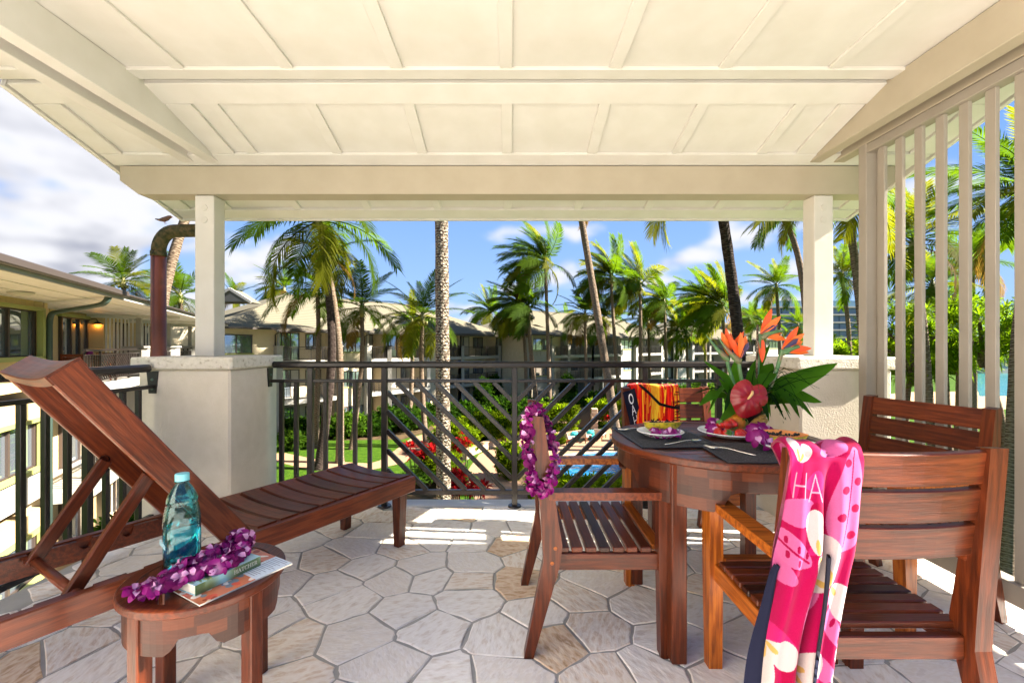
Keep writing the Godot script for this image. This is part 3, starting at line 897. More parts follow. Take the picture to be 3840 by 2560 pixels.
func orchid(o: Node, at: Vector3, dir: Vector3, roll: float, sc: float, k: int) -> void:
	if not cache.has("orchid0"):
		cache["orchid0"] = orchid_mesh(Color(0.20, 0.002, 0.115), Color(0.36, 0.07, 0.26))
		cache["orchid1"] = orchid_mesh(Color(0.27, 0.008, 0.17), Color(0.55, 0.30, 0.46))
		cache["orchid2"] = orchid_mesh(Color(0.12, 0.001, 0.065), Color(0.25, 0.03, 0.17))
	var b := along(Vector3.ZERO, dir) * Basis(Vector3.BACK, roll)
	var f := put(o, "orchid", cache["orchid%d" % (k % 3)][0], M.petal, Transform3D(b.scaled(Vector3.ONE * sc), at))
	put(f, "lip", cache.orchid0[1], M.orchid_lip)

func lei(o: Node, path: Array, n: int, sc := 1.0) -> void:
	var pts := spline(path, n)
	put(o, "string", tube(spline(path, n), range(n + 1).map(func(_i): return 0.004), 5), M.orchid_deep)
	for i in n:
		var p: Vector3 = pts[i]
		var t: Vector3 = (pts[i + 1] - p).normalized()
		for k in (2 if sc > 0.9 else 1):
			var q := Vector3(R(-1, 1), R(-0.3, 1.2), R(-1, 1))
			q = (q - t * q.dot(t) * 0.6).normalized()
			orchid(o, p + q * R(0.008, 0.022) * sc, (q + t * R(-0.2, 0.8)).normalized(), R(0, TAU), R(0.85, 1.15), rng.randi())

func img_tex(w: int, h: int, bg: Color) -> Image:
	var im := Image.create(w, h, false, Image.FORMAT_RGB8)
	im.fill(bg)
	return im

func ell(im: Image, cx: float, cy: float, rx: float, ry: float, c: Color, rot := 0.0, pinch := 0.0) -> void:
	var r := int(maxf(rx, ry)) + 2
	for j in range(maxi(0, int(cy) - r), mini(im.get_height(), int(cy) + r)):
		for i in range(maxi(0, int(cx) - r), mini(im.get_width(), int(cx) + r)):
			var p := Vector2(i - cx, j - cy).rotated(-rot)
			var w: float = ry * (1.0 - pinch * (p.x / rx))
			if (p.x * p.x) / (rx * rx) + (p.y * p.y) / (w * w) <= 1.0: im.set_pixel(i, j, c)

func stroke(im: Image, a: Vector2, b: Vector2, w: float, c: Color) -> void:
	var n := int(a.distance_to(b)) + 1
	for k in n + 1:
		var p := a.lerp(b, float(k) / n)
		im.fill_rect(Rect2i(int(p.x - w / 2), int(p.y - w / 2), int(ceil(w)), int(ceil(w))), c)

func plumeria(im: Image, cx: float, cy: float, r: float, rot: float, petals: Array) -> void:
	for k in petals:
		var a: float = rot + TAU * k / 5
		ell(im, cx + cos(a) * r * 0.58, cy + sin(a) * r * 0.58, r * 0.56, r * 0.34, s8(246, 240, 230), a, -0.35)
	for k in petals:
		var a: float = rot + TAU * k / 5
		ell(im, cx + cos(a) * r * 0.22, cy + sin(a) * r * 0.22, r * 0.19, r * 0.07, s8(246, 206, 110), a)

func pink_print() -> ImageTexture:
	var im := img_tex(256, 640, s8(206, 8, 92))
	for k in 26:
		ell(im, R(0, 256), R(0, 640), R(24, 60), R(12, 26), [s8(192, 0, 74), s8(240, 40, 130), s8(248, 120, 184), s8(206, 4, 88)][k % 4], R(0, PI), 0.5)
	for q in [[205, 235, 84, -1.35], [120, 410, 62, 1.9], [215, 430, 58, 0.9], [40, 320, 44, 0.4], [190, 560, 60, -0.8], [60, 80, 60, 0.9], [190, 70, 60, 2.0]]:   # split leaves with holes
		ell(im, q[0], q[1], q[2], q[2] * 0.52, s8(247, 126, 188), q[3], 0.3)
		for k in 6:
			var a: float = q[3]
			var u := Vector2(cos(a), sin(a))
			var v := u.orthogonal()
			var p: Vector2 = Vector2(q[0], q[1]) + u * (k - 2.5) * q[2] * 0.26 + v * q[2] * (0.2 if k % 2 else -0.2)
			ell(im, p.x, p.y, q[2] * 0.13, q[2] * 0.075, s8(196, 4, 82), a + 1.2)
		var c0 := Vector2(q[0], q[1])
		var dd: Vector2 = Vector2(cos(q[3]), sin(q[3])) * q[2] * 0.9
		stroke(im, c0 - dd, c0 + dd, 3, s8(196, 4, 82))
	for q in [[34, 176, 40, -1.9, [0, 1]], [92, 322, 62, -1.7, [0, 2]], [176, 372, 70, -1.9, [0, 4, 2]], [14, 470, 66, 0.3, [0, 1, 2]], [132, 520, 58, -0.6, [0, 1]], [250, 500, 40, 2.6, [0, 1]], [60, 600, 44, 1.3, [0, 1, 2, 3]]]: plumeria(im, q[0], q[1], q[2], q[3], q[4])
	var wh := s8(250, 190, 214)
	var x = 34.0
	stroke(im, Vector2(x, 196), Vector2(x, 236), 3, wh)
	stroke(im, Vector2(x + 26, 196), Vector2(x + 26, 236), 3, wh)
	stroke(im, Vector2(x, 216), Vector2(x + 26, 216), 3, wh)
	x = 72
	stroke(im, Vector2(x, 240), Vector2(x + 17, 198), 3, wh)
	stroke(im, Vector2(x + 17, 198), Vector2(x + 34, 240), 3, wh)
	stroke(im, Vector2(x + 7, 226), Vector2(x + 27, 226), 3, wh)
	for j in 640:
		for i in 256:
			var v := R(-0.035, 0.035)
			var c := im.get_pixel(i, j)
			im.set_pixel(i, j, c.lightened(v) if v > 0 else c.darkened(-v))
	return ImageTexture.create_from_image(im)

func sunset_print() -> ImageTexture:
	var im := img_tex(256, 256, s8(196, 22, 16))
	for k in 60:
		var x := R(40, 250)
		stroke(im, Vector2(x, R(0, 120)), Vector2(x + R(-14, 14), R(130, 256)), R(2, 7), [s8(226, 120, 24), s8(232, 40, 22), s8(160, 10, 14), s8(240, 180, 40)][k % 4])
	im.fill_rect(Rect2i(108, 0, 40, 256), s8(236, 192, 48))
	for k in 24:
		stroke(im, Vector2(108 + R(-12, 50), R(0, 100)), Vector2(104 + R(-14, 44), R(120, 256)), 3, s8(232, 160, 34))
	stroke(im, Vector2(50, 96), Vector2(160, 160), 9, s8(22, 16, 18))
	stroke(im, Vector2(160, 160), Vector2(256, 178), 9, s8(22, 16, 18))
	for k in 40:
		var y := R(0, 256)
		stroke(im, Vector2(256, y), Vector2(R(216, 246), y + R(-6, 6)), 3, s8(30, 12, 14))
		stroke(im, Vector2(R(60, 250), 250), Vector2(R(60, 250), R(215, 240)), 4, s8(28, 14, 16))
	return ImageTexture.create_from_image(im)

func word_print() -> ImageTexture:     # OAHU, white on navy
	var im := img_tex(128, 256, s8(20, 22, 40))
	var w := s8(238, 238, 240)
	for k in 28:
		var a := TAU * k / 28
		var b := TAU * (k + 1) / 28
		stroke(im, Vector2(64, 46) + Vector2(cos(a) * 21, sin(a) * 24), Vector2(64, 46) + Vector2(cos(b) * 21, sin(b) * 24), 7, w)
	stroke(im, Vector2(44, 128), Vector2(64, 82), 6, w)
	stroke(im, Vector2(64, 82), Vector2(84, 128), 6, w)
	stroke(im, Vector2(52, 112), Vector2(76, 112), 6, w)
	stroke(im, Vector2(46, 140), Vector2(46, 184), 6, w)
	stroke(im, Vector2(82, 140), Vector2(82, 184), 6, w)
	stroke(im, Vector2(46, 162), Vector2(82, 162), 6, w)
	stroke(im, Vector2(46, 196), Vector2(46, 232), 6, w)
	stroke(im, Vector2(82, 196), Vector2(82, 232), 6, w)
	stroke(im, Vector2(46, 236), Vector2(82, 236), 6, w)
	return ImageTexture.create_from_image(im)

# a cloth from a grid function p(u, v); th thick, uv on it
func cloth(nu: int, nv: int, fn: Callable, th: float) -> Mesh:
	var g := []
	for j in nv + 1:
		var row := []
		for i in nu + 1: row.append(fn.call(float(i) / nu, float(j) / nv))
		g.append(row)
	var nrm := []
	for j in nv + 1:
		var row := []
		for i in nu + 1:
			var du: Vector3 = g[j][mini(i + 1, nu)] - g[j][maxi(i - 1, 0)]
			var dv: Vector3 = g[mini(j + 1, nv)][i] - g[maxi(j - 1, 0)][i]
			row.append(du.cross(dv).normalized())
		nrm.append(row)
	var st := ST(true)
	for s in [0.5, -0.5]:
		for j in nv:
			for i in nu:
				var q := [[i, j], [i + 1, j], [i + 1, j + 1], [i, j + 1]]
				for k in ([0, 2, 1, 0, 3, 2] if s > 0 else [0, 1, 2, 0, 2, 3]):
					var a: int = q[k][0]
					var b: int = q[k][1]
					st.set_uv(Vector2(float(a) / nu, float(b) / nv))
					st.set_normal(nrm[b][a] * signf(s))
					st.add_vertex(g[b][a] + nrm[b][a] * th * s)
	var edge := []
	for i in nu: edge.append([i, 0, i + 1, 0])
	for j in nv: edge.append([nu, j, nu, j + 1])
	for i in nu: edge.append([nu - i, nv, nu - i - 1, nv])
	for j in nv: edge.append([0, nv - j, 0, nv - j - 1])
	for e in edge:
		var p: Vector3 = g[e[1]][e[0]]
		var q: Vector3 = g[e[3]][e[2]]
		var n1: Vector3 = nrm[e[1]][e[0]] * th * 0.5
		var n2: Vector3 = nrm[e[3]][e[2]] * th * 0.5
		st.set_uv(Vector2(float(e[0]) / nu, float(e[1]) / nv))
		for v in [p + n1, p - n1, q - n2, p + n1, q - n2, q + n2]:
			st.set_normal((p - g[nv / 2][nu / 2]).normalized())
			st.add_vertex(v)
	return st.commit()

func build_towels() -> void:
	var terry := ntex(noise(101, 0.3, 3), [], 256)
	var pk := mat("pink_towel", Color(0.72, 0.68, 0.70), 0.95, 0.2)
	pk.albedo_texture = pink_print()
	var navy := mat("navy_towel", lin(0.012, 0.013, 0.030), 0.95, 0.2)
	var red := mat("sunset_towel", Color.WHITE, 0.95, 0.2)
	red.albedo_texture = sunset_print()
	var wd := mat("word_towel", Color.WHITE, 0.95, 0.2)
	wd.albedo_texture = word_print()
	for m in [pk, navy, red, wd]:
		m.rim_enabled = true
		m.rim = 0.25
		m.rim_tint = 0.6
	# pink towel over the nearest chair: top edge, then down the camera side
	var t := thing("towel", "pink floral beach towel with white plumeria hanging over the nearest armchair", "towel", W(0.0, 0, 0.0))
	var fn := func(u: float, v: float) -> Vector3:
		# v 0..0.2 front drop, 0.2..0.28 over the top, then the long fall
		var x := lerpf(0.702, 0.885, u)
		var top := Vector2(1.16 + 0.016, 0.905)
		var p := Vector2()
		if v < 0.14: x = lerpf(0.702 + 0.03 * minf(1.0, (0.14 - v) * 20.0), 0.885, u)
		if v < 0.14: p = Vector2(1.212, lerpf(0.70, 0.884, v / 0.14))
		elif v < 0.26:
			var a := (v - 0.14) / 0.12 * PI
			p = Vector2(1.180 + 0.038 * cos(a), 0.884 + 0.026 * sin(a))
		else:
			var w := (v - 0.26) / 0.74
			p = Vector2(lerpf(1.142, 1.075, pow(w, 0.6)), lerpf(0.884, 0.20, w))
			x = lerpf(lerpf(0.702, 0.590, pow(w, 0.8)), lerpf(0.885, 0.775, minf(1.0, w * 1.3)), u)
			var f := minf(1.0, w * 3.0)
			p.x += f * (0.027 * sin(u * 13.0 + 0.6 + w * 1.4) + 0.014 * sin(u * 25.0 + w * 3.0) + 0.006 * sin(w * 9.0 + u * 5.0))
			x += f * (0.008 * sin(u * 13.0 + 2.2 + w) + 0.008 * sin(w * 7.0))
		if v >= 0.1 and v < 0.26:
			p.y += 0.008 * sin(u * 9.0) + 0.004 * sin(u * 21.0)
			p.x += 0.006 * sin(u * 13.0 + 0.6)
		return W(x, p.y, p.x)
	put(t, "cloth", cloth(54, 90, fn, 0.006), pk)
	# its navy lining shows as a folded strip along the left edge and in the middle fold
	var fl := func(u: float, v: float) -> Vector3:
		var x := lerpf(0.655, 0.545, pow(v, 0.7)) + u * lerpf(0.006, 0.055, minf(1.0, v * 1.7))
		return W(x + 0.004 * sin(v * 9.0), lerpf(0.62, 0.20, v), 1.125 - 0.02 * v - 0.012 * sin(u * 3.0))
	put(t, "lining", cloth(6, 30, fl, 0.006), navy)
	var fm := func(u: float, v: float) -> Vector3:
		return W(lerpf(0.752, 0.680, v) + 0.010 * u + 0.003 * sin(v * 8.0), lerpf(0.66, 0.20, v), 1.070 - 0.030 * v + 0.02 * u)
	put(t, "lining_edge", cloth(3, 24, fm, 0.006), navy)
	# sunset towel on the chair behind the table
	var t2 := thing("towel", "black, red and yellow beach towel lettered OAHU on the chair behind the table", "towel", Vector3.ZERO)
	var f2 := func(u: float, v: float) -> Vector3:
		var p := Vector2()
		var x := lerpf(0.752, 1.045, u)
		if v < 0.25: p = Vector2(2.915, lerpf(0.70, 0.893, v / 0.25))
		elif v < 0.4:
			var a := (v - 0.25) / 0.15 * PI
			p = Vector2(2.870 + 0.045 * cos(a), 0.893 + 0.022 * sin(a))
		else:
			p = Vector2(2.825 - 0.055 * (v - 0.4) - 0.008 * sin(u * 9.0), lerpf(0.893, 0.640, (v - 0.4) / 0.6))
			x += -0.015 * (v - 0.4) * sin(u * 3.0)
		return W(x, p.y + 0.004 * sin(u * 7.0), p.x + 0.008 * sin(u * 11.0 + v * 2.0))
	put(t2, "cloth", cloth(30, 30, f2, 0.006), red)
	var f3 := func(u: float, v: float) -> Vector3:
		var x := lerpf(0.725, 0.80, u) + lerpf(-0.035, 0.03, v)
		var y := lerpf(0.868 + 0.03 * u, 0.615, v) + (0.05 - 0.05 * u) * (1.0 - v)  - 0.045 * (1.0 - u)
		return W(x, y, 2.790 - 0.012 * sin(u * 4.0 + v * 2.0))
	put(t2, "lettered_corner", cloth(10, 16, f3, 0.005), wd)

func blob(sc: Vector3, seed_: int, rough := 0.06, rings := 12, segs := 16) -> Mesh:
	var n := noise(seed_, 0.9, 3)
	var st := ST(true)
	var P := func(i: int, k: int) -> Vector3:
		var a := PI * i / rings
		var b := TAU * (k % segs) / segs
		var v := Vector3(sin(a) * cos(b), cos(a), sin(a) * sin(b))
		if i == 0 or i == rings: v = Vector3(0, cos(a), 0)
		return v * sc * (1.0 + rough * n.get_noise_3dv(v * 2.0))
	for i in rings:
		for k in segs:
			var q := [P.call(i, k), P.call(i, k + 1), P.call(i + 1, k + 1), P.call(i + 1, k)]
			if i == 0: q.remove_at(1)
			elif i == rings - 1: q.remove_at(2)
			poly(st, q, (q[0] + q[2]) * 0.5)
	return done(st)

func plate(label: String, at: Vector3, r: float) -> Node3D:
	var o := put(self, "plate", lathe([Vector2(0, 0.003), Vector2(r * 0.55, 0.0), Vector2(r * 0.62, 0.003), Vector2(r * 0.97, 0.020), Vector2(r, 0.0225), Vector2(r * 0.99, 0.0255), Vector2(r * 0.95, 0.0245), Vector2(r * 0.62, 0.0075), Vector2(0, 0.0065)], 40), M.china, Transform3D(Basis(), at))
	return tag(o, label, "plate", "white plates on the dining table")

func papaya(label: String, at: Vector3, bas: Basis) -> void:
	var o := thing("papaya_half", label, "papaya", at, 0.0, "halved papayas")
	o.basis = bas
	var st := ST(true)
	var st2 := ST(true)
	var prof := [[-0.082, 0.004], [-0.076, 0.022], [-0.055, 0.040], [-0.02, 0.050], [0.02, 0.047], [0.055, 0.033], [0.078, 0.014], [0.088, 0.002]]
	for i in prof.size() - 1:
		for k in 10:
			var a := PI + PI * k / 10
			var b := PI + PI * (k + 1) / 10
			var p: Array = prof[i]
			var q: Array = prof[i + 1]
			poly(st, [Vector3(p[0], sin(a) * p[1], cos(a) * p[1]), Vector3(p[0], sin(b) * p[1], cos(b) * p[1]), Vector3(q[0], sin(b) * q[1], cos(b) * q[1]), Vector3(q[0], sin(a) * q[1], cos(a) * q[1])], Vector3(0, sin((a + b) / 2), cos((a + b) / 2)))
		# cut face: flesh with a hollow along the middle
		var p2: Array = prof[i]
		var q2: Array = prof[i + 1]
		for s: float in [-1.0, 1.0]:
			var hp: float = p2[1] * 0.55
			var hq: float = q2[1] * 0.55
			poly(st2, [Vector3(p2[0], 0.001, s * p2[1]), Vector3(q2[0], 0.001, s * q2[1]), Vector3(q2[0], 0, s * hq), Vector3(p2[0], 0, s * hp)], Vector3.UP)
			poly(st2, [Vector3(p2[0], 0, s * hp), Vector3(q2[0], 0, s * hq), Vector3(q2[0], -hq * 0.5, 0), Vector3(p2[0], -hp * 0.5, 0)], Vector3.UP)
	put(o, "skin", done(st), M.papaya_skin)
	put(o, "flesh", done(st2), M.papaya_flesh)
	var seed_m := blob(Vector3(0.0042, 0.0034, 0.0042), 5, 0.0, 5, 6)
	st = ST(true)
	for k in 70:
		var x := R(-0.055, 0.055)
		var w := 0.024 * (1.0 - pow(absf(x) / 0.065, 2))
		st.append_from(seed_m, 0, Transform3D(Basis(), Vector3(x, R(-0.008, 0.002), R(-w, w))))
	put(o, "seeds", st.commit(), M.papaya_seed)

func fork_or_spoon(called: String, label: String, at: Vector3, turn: float, spoon: bool) -> void:
	var o := thing(called, label, called, at, turn)
	var st := ST(true)
	var P := [Vector3(0, 0.001, 0.10), Vector3(0, 0.004, 0.06), Vector3(0, 0.010, 0.0), Vector3(0, 0.008, -0.03)]
	add_tube(st, spline(P, 10), [0.0045, 0.005, 0.0048, 0.0042, 0.0036, 0.003, 0.0028, 0.0028, 0.003, 0.0032, 0.004], 8, true, 0.45)
	put(o, "handle", done(st), M.silver)
	st = ST(true)
	if spoon:
		add_lathe(st, [Vector2(0, 0.0), Vector2(0.6, 0.12), Vector2(0.95, 0.38), Vector2(1.0, 0.5), Vector2(0.93, 0.46), Vector2(0.55, 0.2), Vector2(0, 0.1)], 18)
		put(o, "bowl", done(st), M.silver, Transform3D(Basis.from_scale(Vector3(0.015, 0.011, 0.024)), Vector3(0, 0.003, -0.052)))
	else:
		for k in 4:
			var x := -0.0084 + 0.0056 * k
			add_tube(st, [Vector3(x * 0.3, 0.0085, -0.028), Vector3(x, 0.005, -0.042), Vector3(x, 0.0042, -0.06), Vector3(x, 0.0075, -0.085)], [0.0026, 0.0021, 0.0018, 0.0010], 6, true)
		put(o, "tines", done(st), M.silver)

func build_tableware() -> void:
	for q in [["orchid", 0.22, 0.004, 0.17], ["orchid_pale", 0.42, 0.13, 0.36], ["orchid_deep", 0.11, 0.002, 0.075]]:
		var m := mat(q[0], lin(q[1], q[2], q[3]), 0.5, 0.4)
		m.backlight_enabled = true
		m.backlight = Color(0.5, 0.4, 0.5)
	var pt := mat("petal", Color.WHITE, 0.55, 0.3)
	pt.vertex_color_use_as_albedo = true
	pt.backlight_enabled = true
	pt.backlight = Color(0.6, 0.5, 0.6)
	mat("orchid_lip", lin(0.55, 0.25, 0.45), 0.5)
	build_towels()
	var TY := 0.765
	# ---- placemats
	var weave := ntex(noise(111, 0.12, 2), [], 256)
	var pm := tri(mat("placemat", Color.WHITE, 0.7, 0.4), Vector3(5, 5, 5), ntex(noise(113, 0.11, 2, FastNoiseLite.TYPE_CELLULAR), [[0.0, lin(0.012, 0.012, 0.014)], [0.5, lin(0.03, 0.03, 0.034)], [0.9, lin(0.12, 0.12, 0.13)], [1.0, lin(0.2, 0.2, 0.21)]], 256), weave, 0.25)
	var trim := mat("placemat_trim", lin(0.012, 0.012, 0.016), 0.5)
	for k in 2:
		var o := thing("placemat", "dark woven placemat under the left plate, with spoon" if k == 0 else "dark woven placemat under the fork, half hidden by the pink towel", "placemat", W(0.655, TY, 1.955) if k == 0 else W(0.955, TY, 1.668), 0.05 if k == 0 else -0.06, "dark woven placemats")
		var sz := Vector3(0.305, 0.004, 0.40) if k == 0 else Vector3(0.42, 0.004, 0.30)
		bx(o, "mat", Vector3(0, 0.0025, 0), sz, pm)
		for s in [-1, 1]:
			bx(o, "trim", Vector3(s * (sz.x / 2 + 0.004), 0.0028, 0), Vector3(0.009, 0.0055, sz.z + 0.017), trim, 0.002)
			bx(o, "trim", Vector3(0, 0.0028, s * (sz.z / 2 + 0.004)), Vector3(sz.x, 0.0055, 0.009), trim, 0.002)
	# ---- plates and fruit
	var py := TY + 0.005
	plate("white plate with papaya half and orchid on the left placemat", W(0.645, py, 1.955), 0.098)
	plate("white plate with a papaya half, next to the pink towel", W(1.045, py, 1.70), 0.11)
	plate("wide white plate heaped with fruit in front of the flower pot", W(0.965, TY, 1.985), 0.138)
	tri(mat("papaya_skin", Color.WHITE, 0.4), Vector3(9, 9, 9), ntex(noise(117, 0.02, 4), [[0.0, lin(0.10, 0.12, 0.01)], [0.45, lin(0.42, 0.34, 0.02)], [0.7, lin(0.58, 0.42, 0.02)], [1.0, lin(0.55, 0.3, 0.02)]], 256))
	var pf := mat("papaya_flesh", lin(0.78, 0.27, 0.07), 0.35)
	pf.subsurf_scatter_enabled = true
	pf.subsurf_scatter_strength = 0.2
	mat("papaya_seed", lin(0.012, 0.010, 0.010), 0.25)
	papaya("halved papaya on the small plate at the left", W(0.665, py + 0.056, 1.985), Basis(Vector3.UP, 0.05) * Basis(Vector3.RIGHT, -0.10))
	papaya("halved papaya with dark seeds facing up, next to the pink towel", W(1.03, py + 0.056, 1.72), Basis(Vector3.UP, -0.25) * Basis(Vector3.RIGHT, 0.13))
	fork_or_spoon("spoon", "silver spoon in front of the left plate", W(0.70, py + 0.001, 1.815), PI / 2 + PI + 0.35, true)
	fork_or_spoon("fork", "silver fork lying on the placemat nearest the camera", W(0.80, py + 0.001, 1.68), 0.75, false)
	fork_or_spoon("fork", "fork behind the left papaya half", W(0.575, py + 0.001, 2.085), PI / 2 + 0.1, false)
	for q in [[0.605, 1.90], [0.665, 1.895]]:
		var o := thing("orchid_bloom", "loose purple orchid bloom on the left plate, " + ("left one" if q[0] < 0.63 else "right one") + " in front of the papaya", "flower", W(q[0], py + 0.022, q[1]), 0.0, "orchids on the plates")
		orchid(o, Vector3(0, 0.006, 0), Vector3(R(-0.4, 0.4), 0.7, 0.7), R(0, 6), 0.95, 0)
		orchid(o, Vector3(0.03, 0.004, 0.01), Vector3(0.6, 0.6, 0.5), R(0, 6), 0.85, 1)
	var ob := thing("orchid_bloom", "purple orchid bloom leaning on the plate beside the seeded papaya", "flower", W(0.925, py + 0.025, 1.70), 0.0, "orchids on the plates")
	orchid(ob, Vector3(0, 0.02, 0), Vector3(-0.4, 0.5, 0.7), 0.3, 1.35, 0)
	orchid(ob, Vector3(0.025, 0.01, 0.01), Vector3(0.5, 0.3, 0.7), 1.3, 1.2, 1)
	tri(mat("strawberry", lin(0.50, 0.018, 0.012), 0.3), Vector3(30, 30, 30), ntex(noise(119, 0.06, 1, FastNoiseLite.TYPE_CELLULAR), [[0.0, Color(1, 0.9, 0.5)], [0.2, Color(1, 1, 1)], [1.0, Color(0.85, 0.8, 0.8)]], 128))
	mat("berry_green", lin(0.06, 0.16, 0.02), 0.6)
	var berry := lathe([Vector2(0, -0.024), Vector2(0.006, -0.021), Vector2(0.014, -0.008), Vector2(0.017, 0.003), Vector2(0.013, 0.011), Vector2(0, 0.013)], 14)
	var hull_st := ST()
	for k in 6:
		var a := TAU * k / 6
		add_blade(hull_st, [Vector3(0, 0.013, 0), Vector3(cos(a) * 0.009, 0.0145, sin(a) * 0.009), Vector3(cos(a) * 0.017, 0.010, sin(a) * 0.017)], [0.003, 0.005, 0.0], Vector3(-sin(a), 0, cos(a)), Vector3.UP, 0.1)
	var hull := done(hull_st)
	var where := ["at the front left of the heap", "at the front, second from the left", "on top of the front pair", "at the front right, nearest the orchids", "on top at the back left", "topmost, against the orange", "at the far left rim of the plate"]
	var sn := 0
	for q in [[0.905, 1.900, 1.3, 0.2], [0.945, 1.883, -1.4, 1.0], [0.925, 1.935, 1.7, 2.2], [0.965, 1.90, 1.5, 4.0], [0.905, 1.955, 0.6, 5.2], [0.955, 1.945, 2.6, 0.4], [0.882, 1.925, 1.6, 3.0]]:
		var o := thing("strawberry", "red strawberry on the fruit plate, " + where[sn], "strawberry", W(q[0], TY + 0.028 + (0.028 if q[3] > 5 or q[3] == 0.4 or q[3] == 2.2 else 0.0), q[1]), 0.0, "strawberries on the fruit plate")
		sn += 1
		o.basis = Basis(Vector3.UP, q[3]) * Basis(Vector3.RIGHT, q[2])
		o.scale = Vector3.ONE * 1.15
		put(o, "flesh", berry, M.strawberry)
		put(o, "hull", hull, M.berry_green)
	tri(mat("orange_skin", lin(0.72, 0.22, 0.015), 0.4), Vector3(20, 20, 20), null, weave, 0.1)
	var og := thing("orange", "whole orange on the fruit plate in front of the flower pot", "orange", W(0.99, TY + 0.058, 2.01))
	put(og, "fruit", blob(Vector3(0.046, 0.041, 0.046), 9, 0.02), M.orange_skin)
	put(og, "stem_end", lathe([Vector2(0, 0.003), Vector2(0.005, 0.002), Vector2(0.007, -0.002)], 8), M.berry_green, Transform3D(Basis(), Vector3(0.005, 0.0405, 0.005)))
	var ln := thing("lime", "green citrus fruit half hidden behind the orange", "lime", W(1.03, TY + 0.05, 2.03))
	put(ln, "fruit", blob(Vector3(0.030, 0.027, 0.030), 12, 0.02), tri(mat("lime_skin", lin(0.33, 0.36, 0.05), 0.4), Vector3(20, 20, 20), null, weave, 0.1))
	tri(mat("banana_skin", Color.WHITE, 0.5), Vector3(12, 12, 12), ntex(noise(121, 0.03, 3), [[0.0, lin(0.07, 0.04, 0.02)], [0.4, lin(0.36, 0.20, 0.05)], [1.0, lin(0.48, 0.29, 0.07)]], 128))
	var bn := thing("banana", "spotted ripe banana pair standing up at the right of the fruit plate", "banana", W(1.075, TY + 0.03, 1.99))
	for k in 2:
		put(bn, "banana", tube(spline([Vector3(-0.035, 0.0, 0.02 * k), Vector3(-0.005, 0.022 - 0.006 * k, 0.018 * k), Vector3(0.025, 0.046 - 0.012 * k, 0.014 * k), Vector3(0.045, 0.058 - 0.016 * k, 0.01 * k)], 8), [0.006, 0.013, 0.016, 0.017, 0.017, 0.016, 0.014, 0.009, 0.004], 10), M.banana_skin)
	where = ["at the back left, behind the strawberries", "at the back, left of the orange", "at the front, right of the strawberries", "at the front right, beside the banana", "at the right rim, below the banana", "at the left rim of the plate"]
	sn = 0
	for q in [[0.885, 1.985, 0.03], [0.905, 2.01, 0.04], [1.015, 1.90, 0.03], [1.05, 1.905, 0.026], [1.075, 1.945, 0.03], [0.87, 1.955, 0.022]]:
		var o := thing("orchid_bloom", "purple orchid bloom on the fruit plate, " + where[sn], "flower", W(q[0], TY + q[2], q[1]), 0.0, "orchids on the fruit plate")
		sn += 1
		orchid(o, Vector3(0, 0.012, 0), Vector3(R(-0.5, 0.5), 0.5, 0.8), R(0, 6), 1.1, 0)
		orchid(o, Vector3(0.02, 0.006, 0.012), Vector3(R(-0.7, 0.7), 0.6, 0.5), R(0, 6), 0.9, rng.randi())
	build_flowers(TY)
	build_side_things()

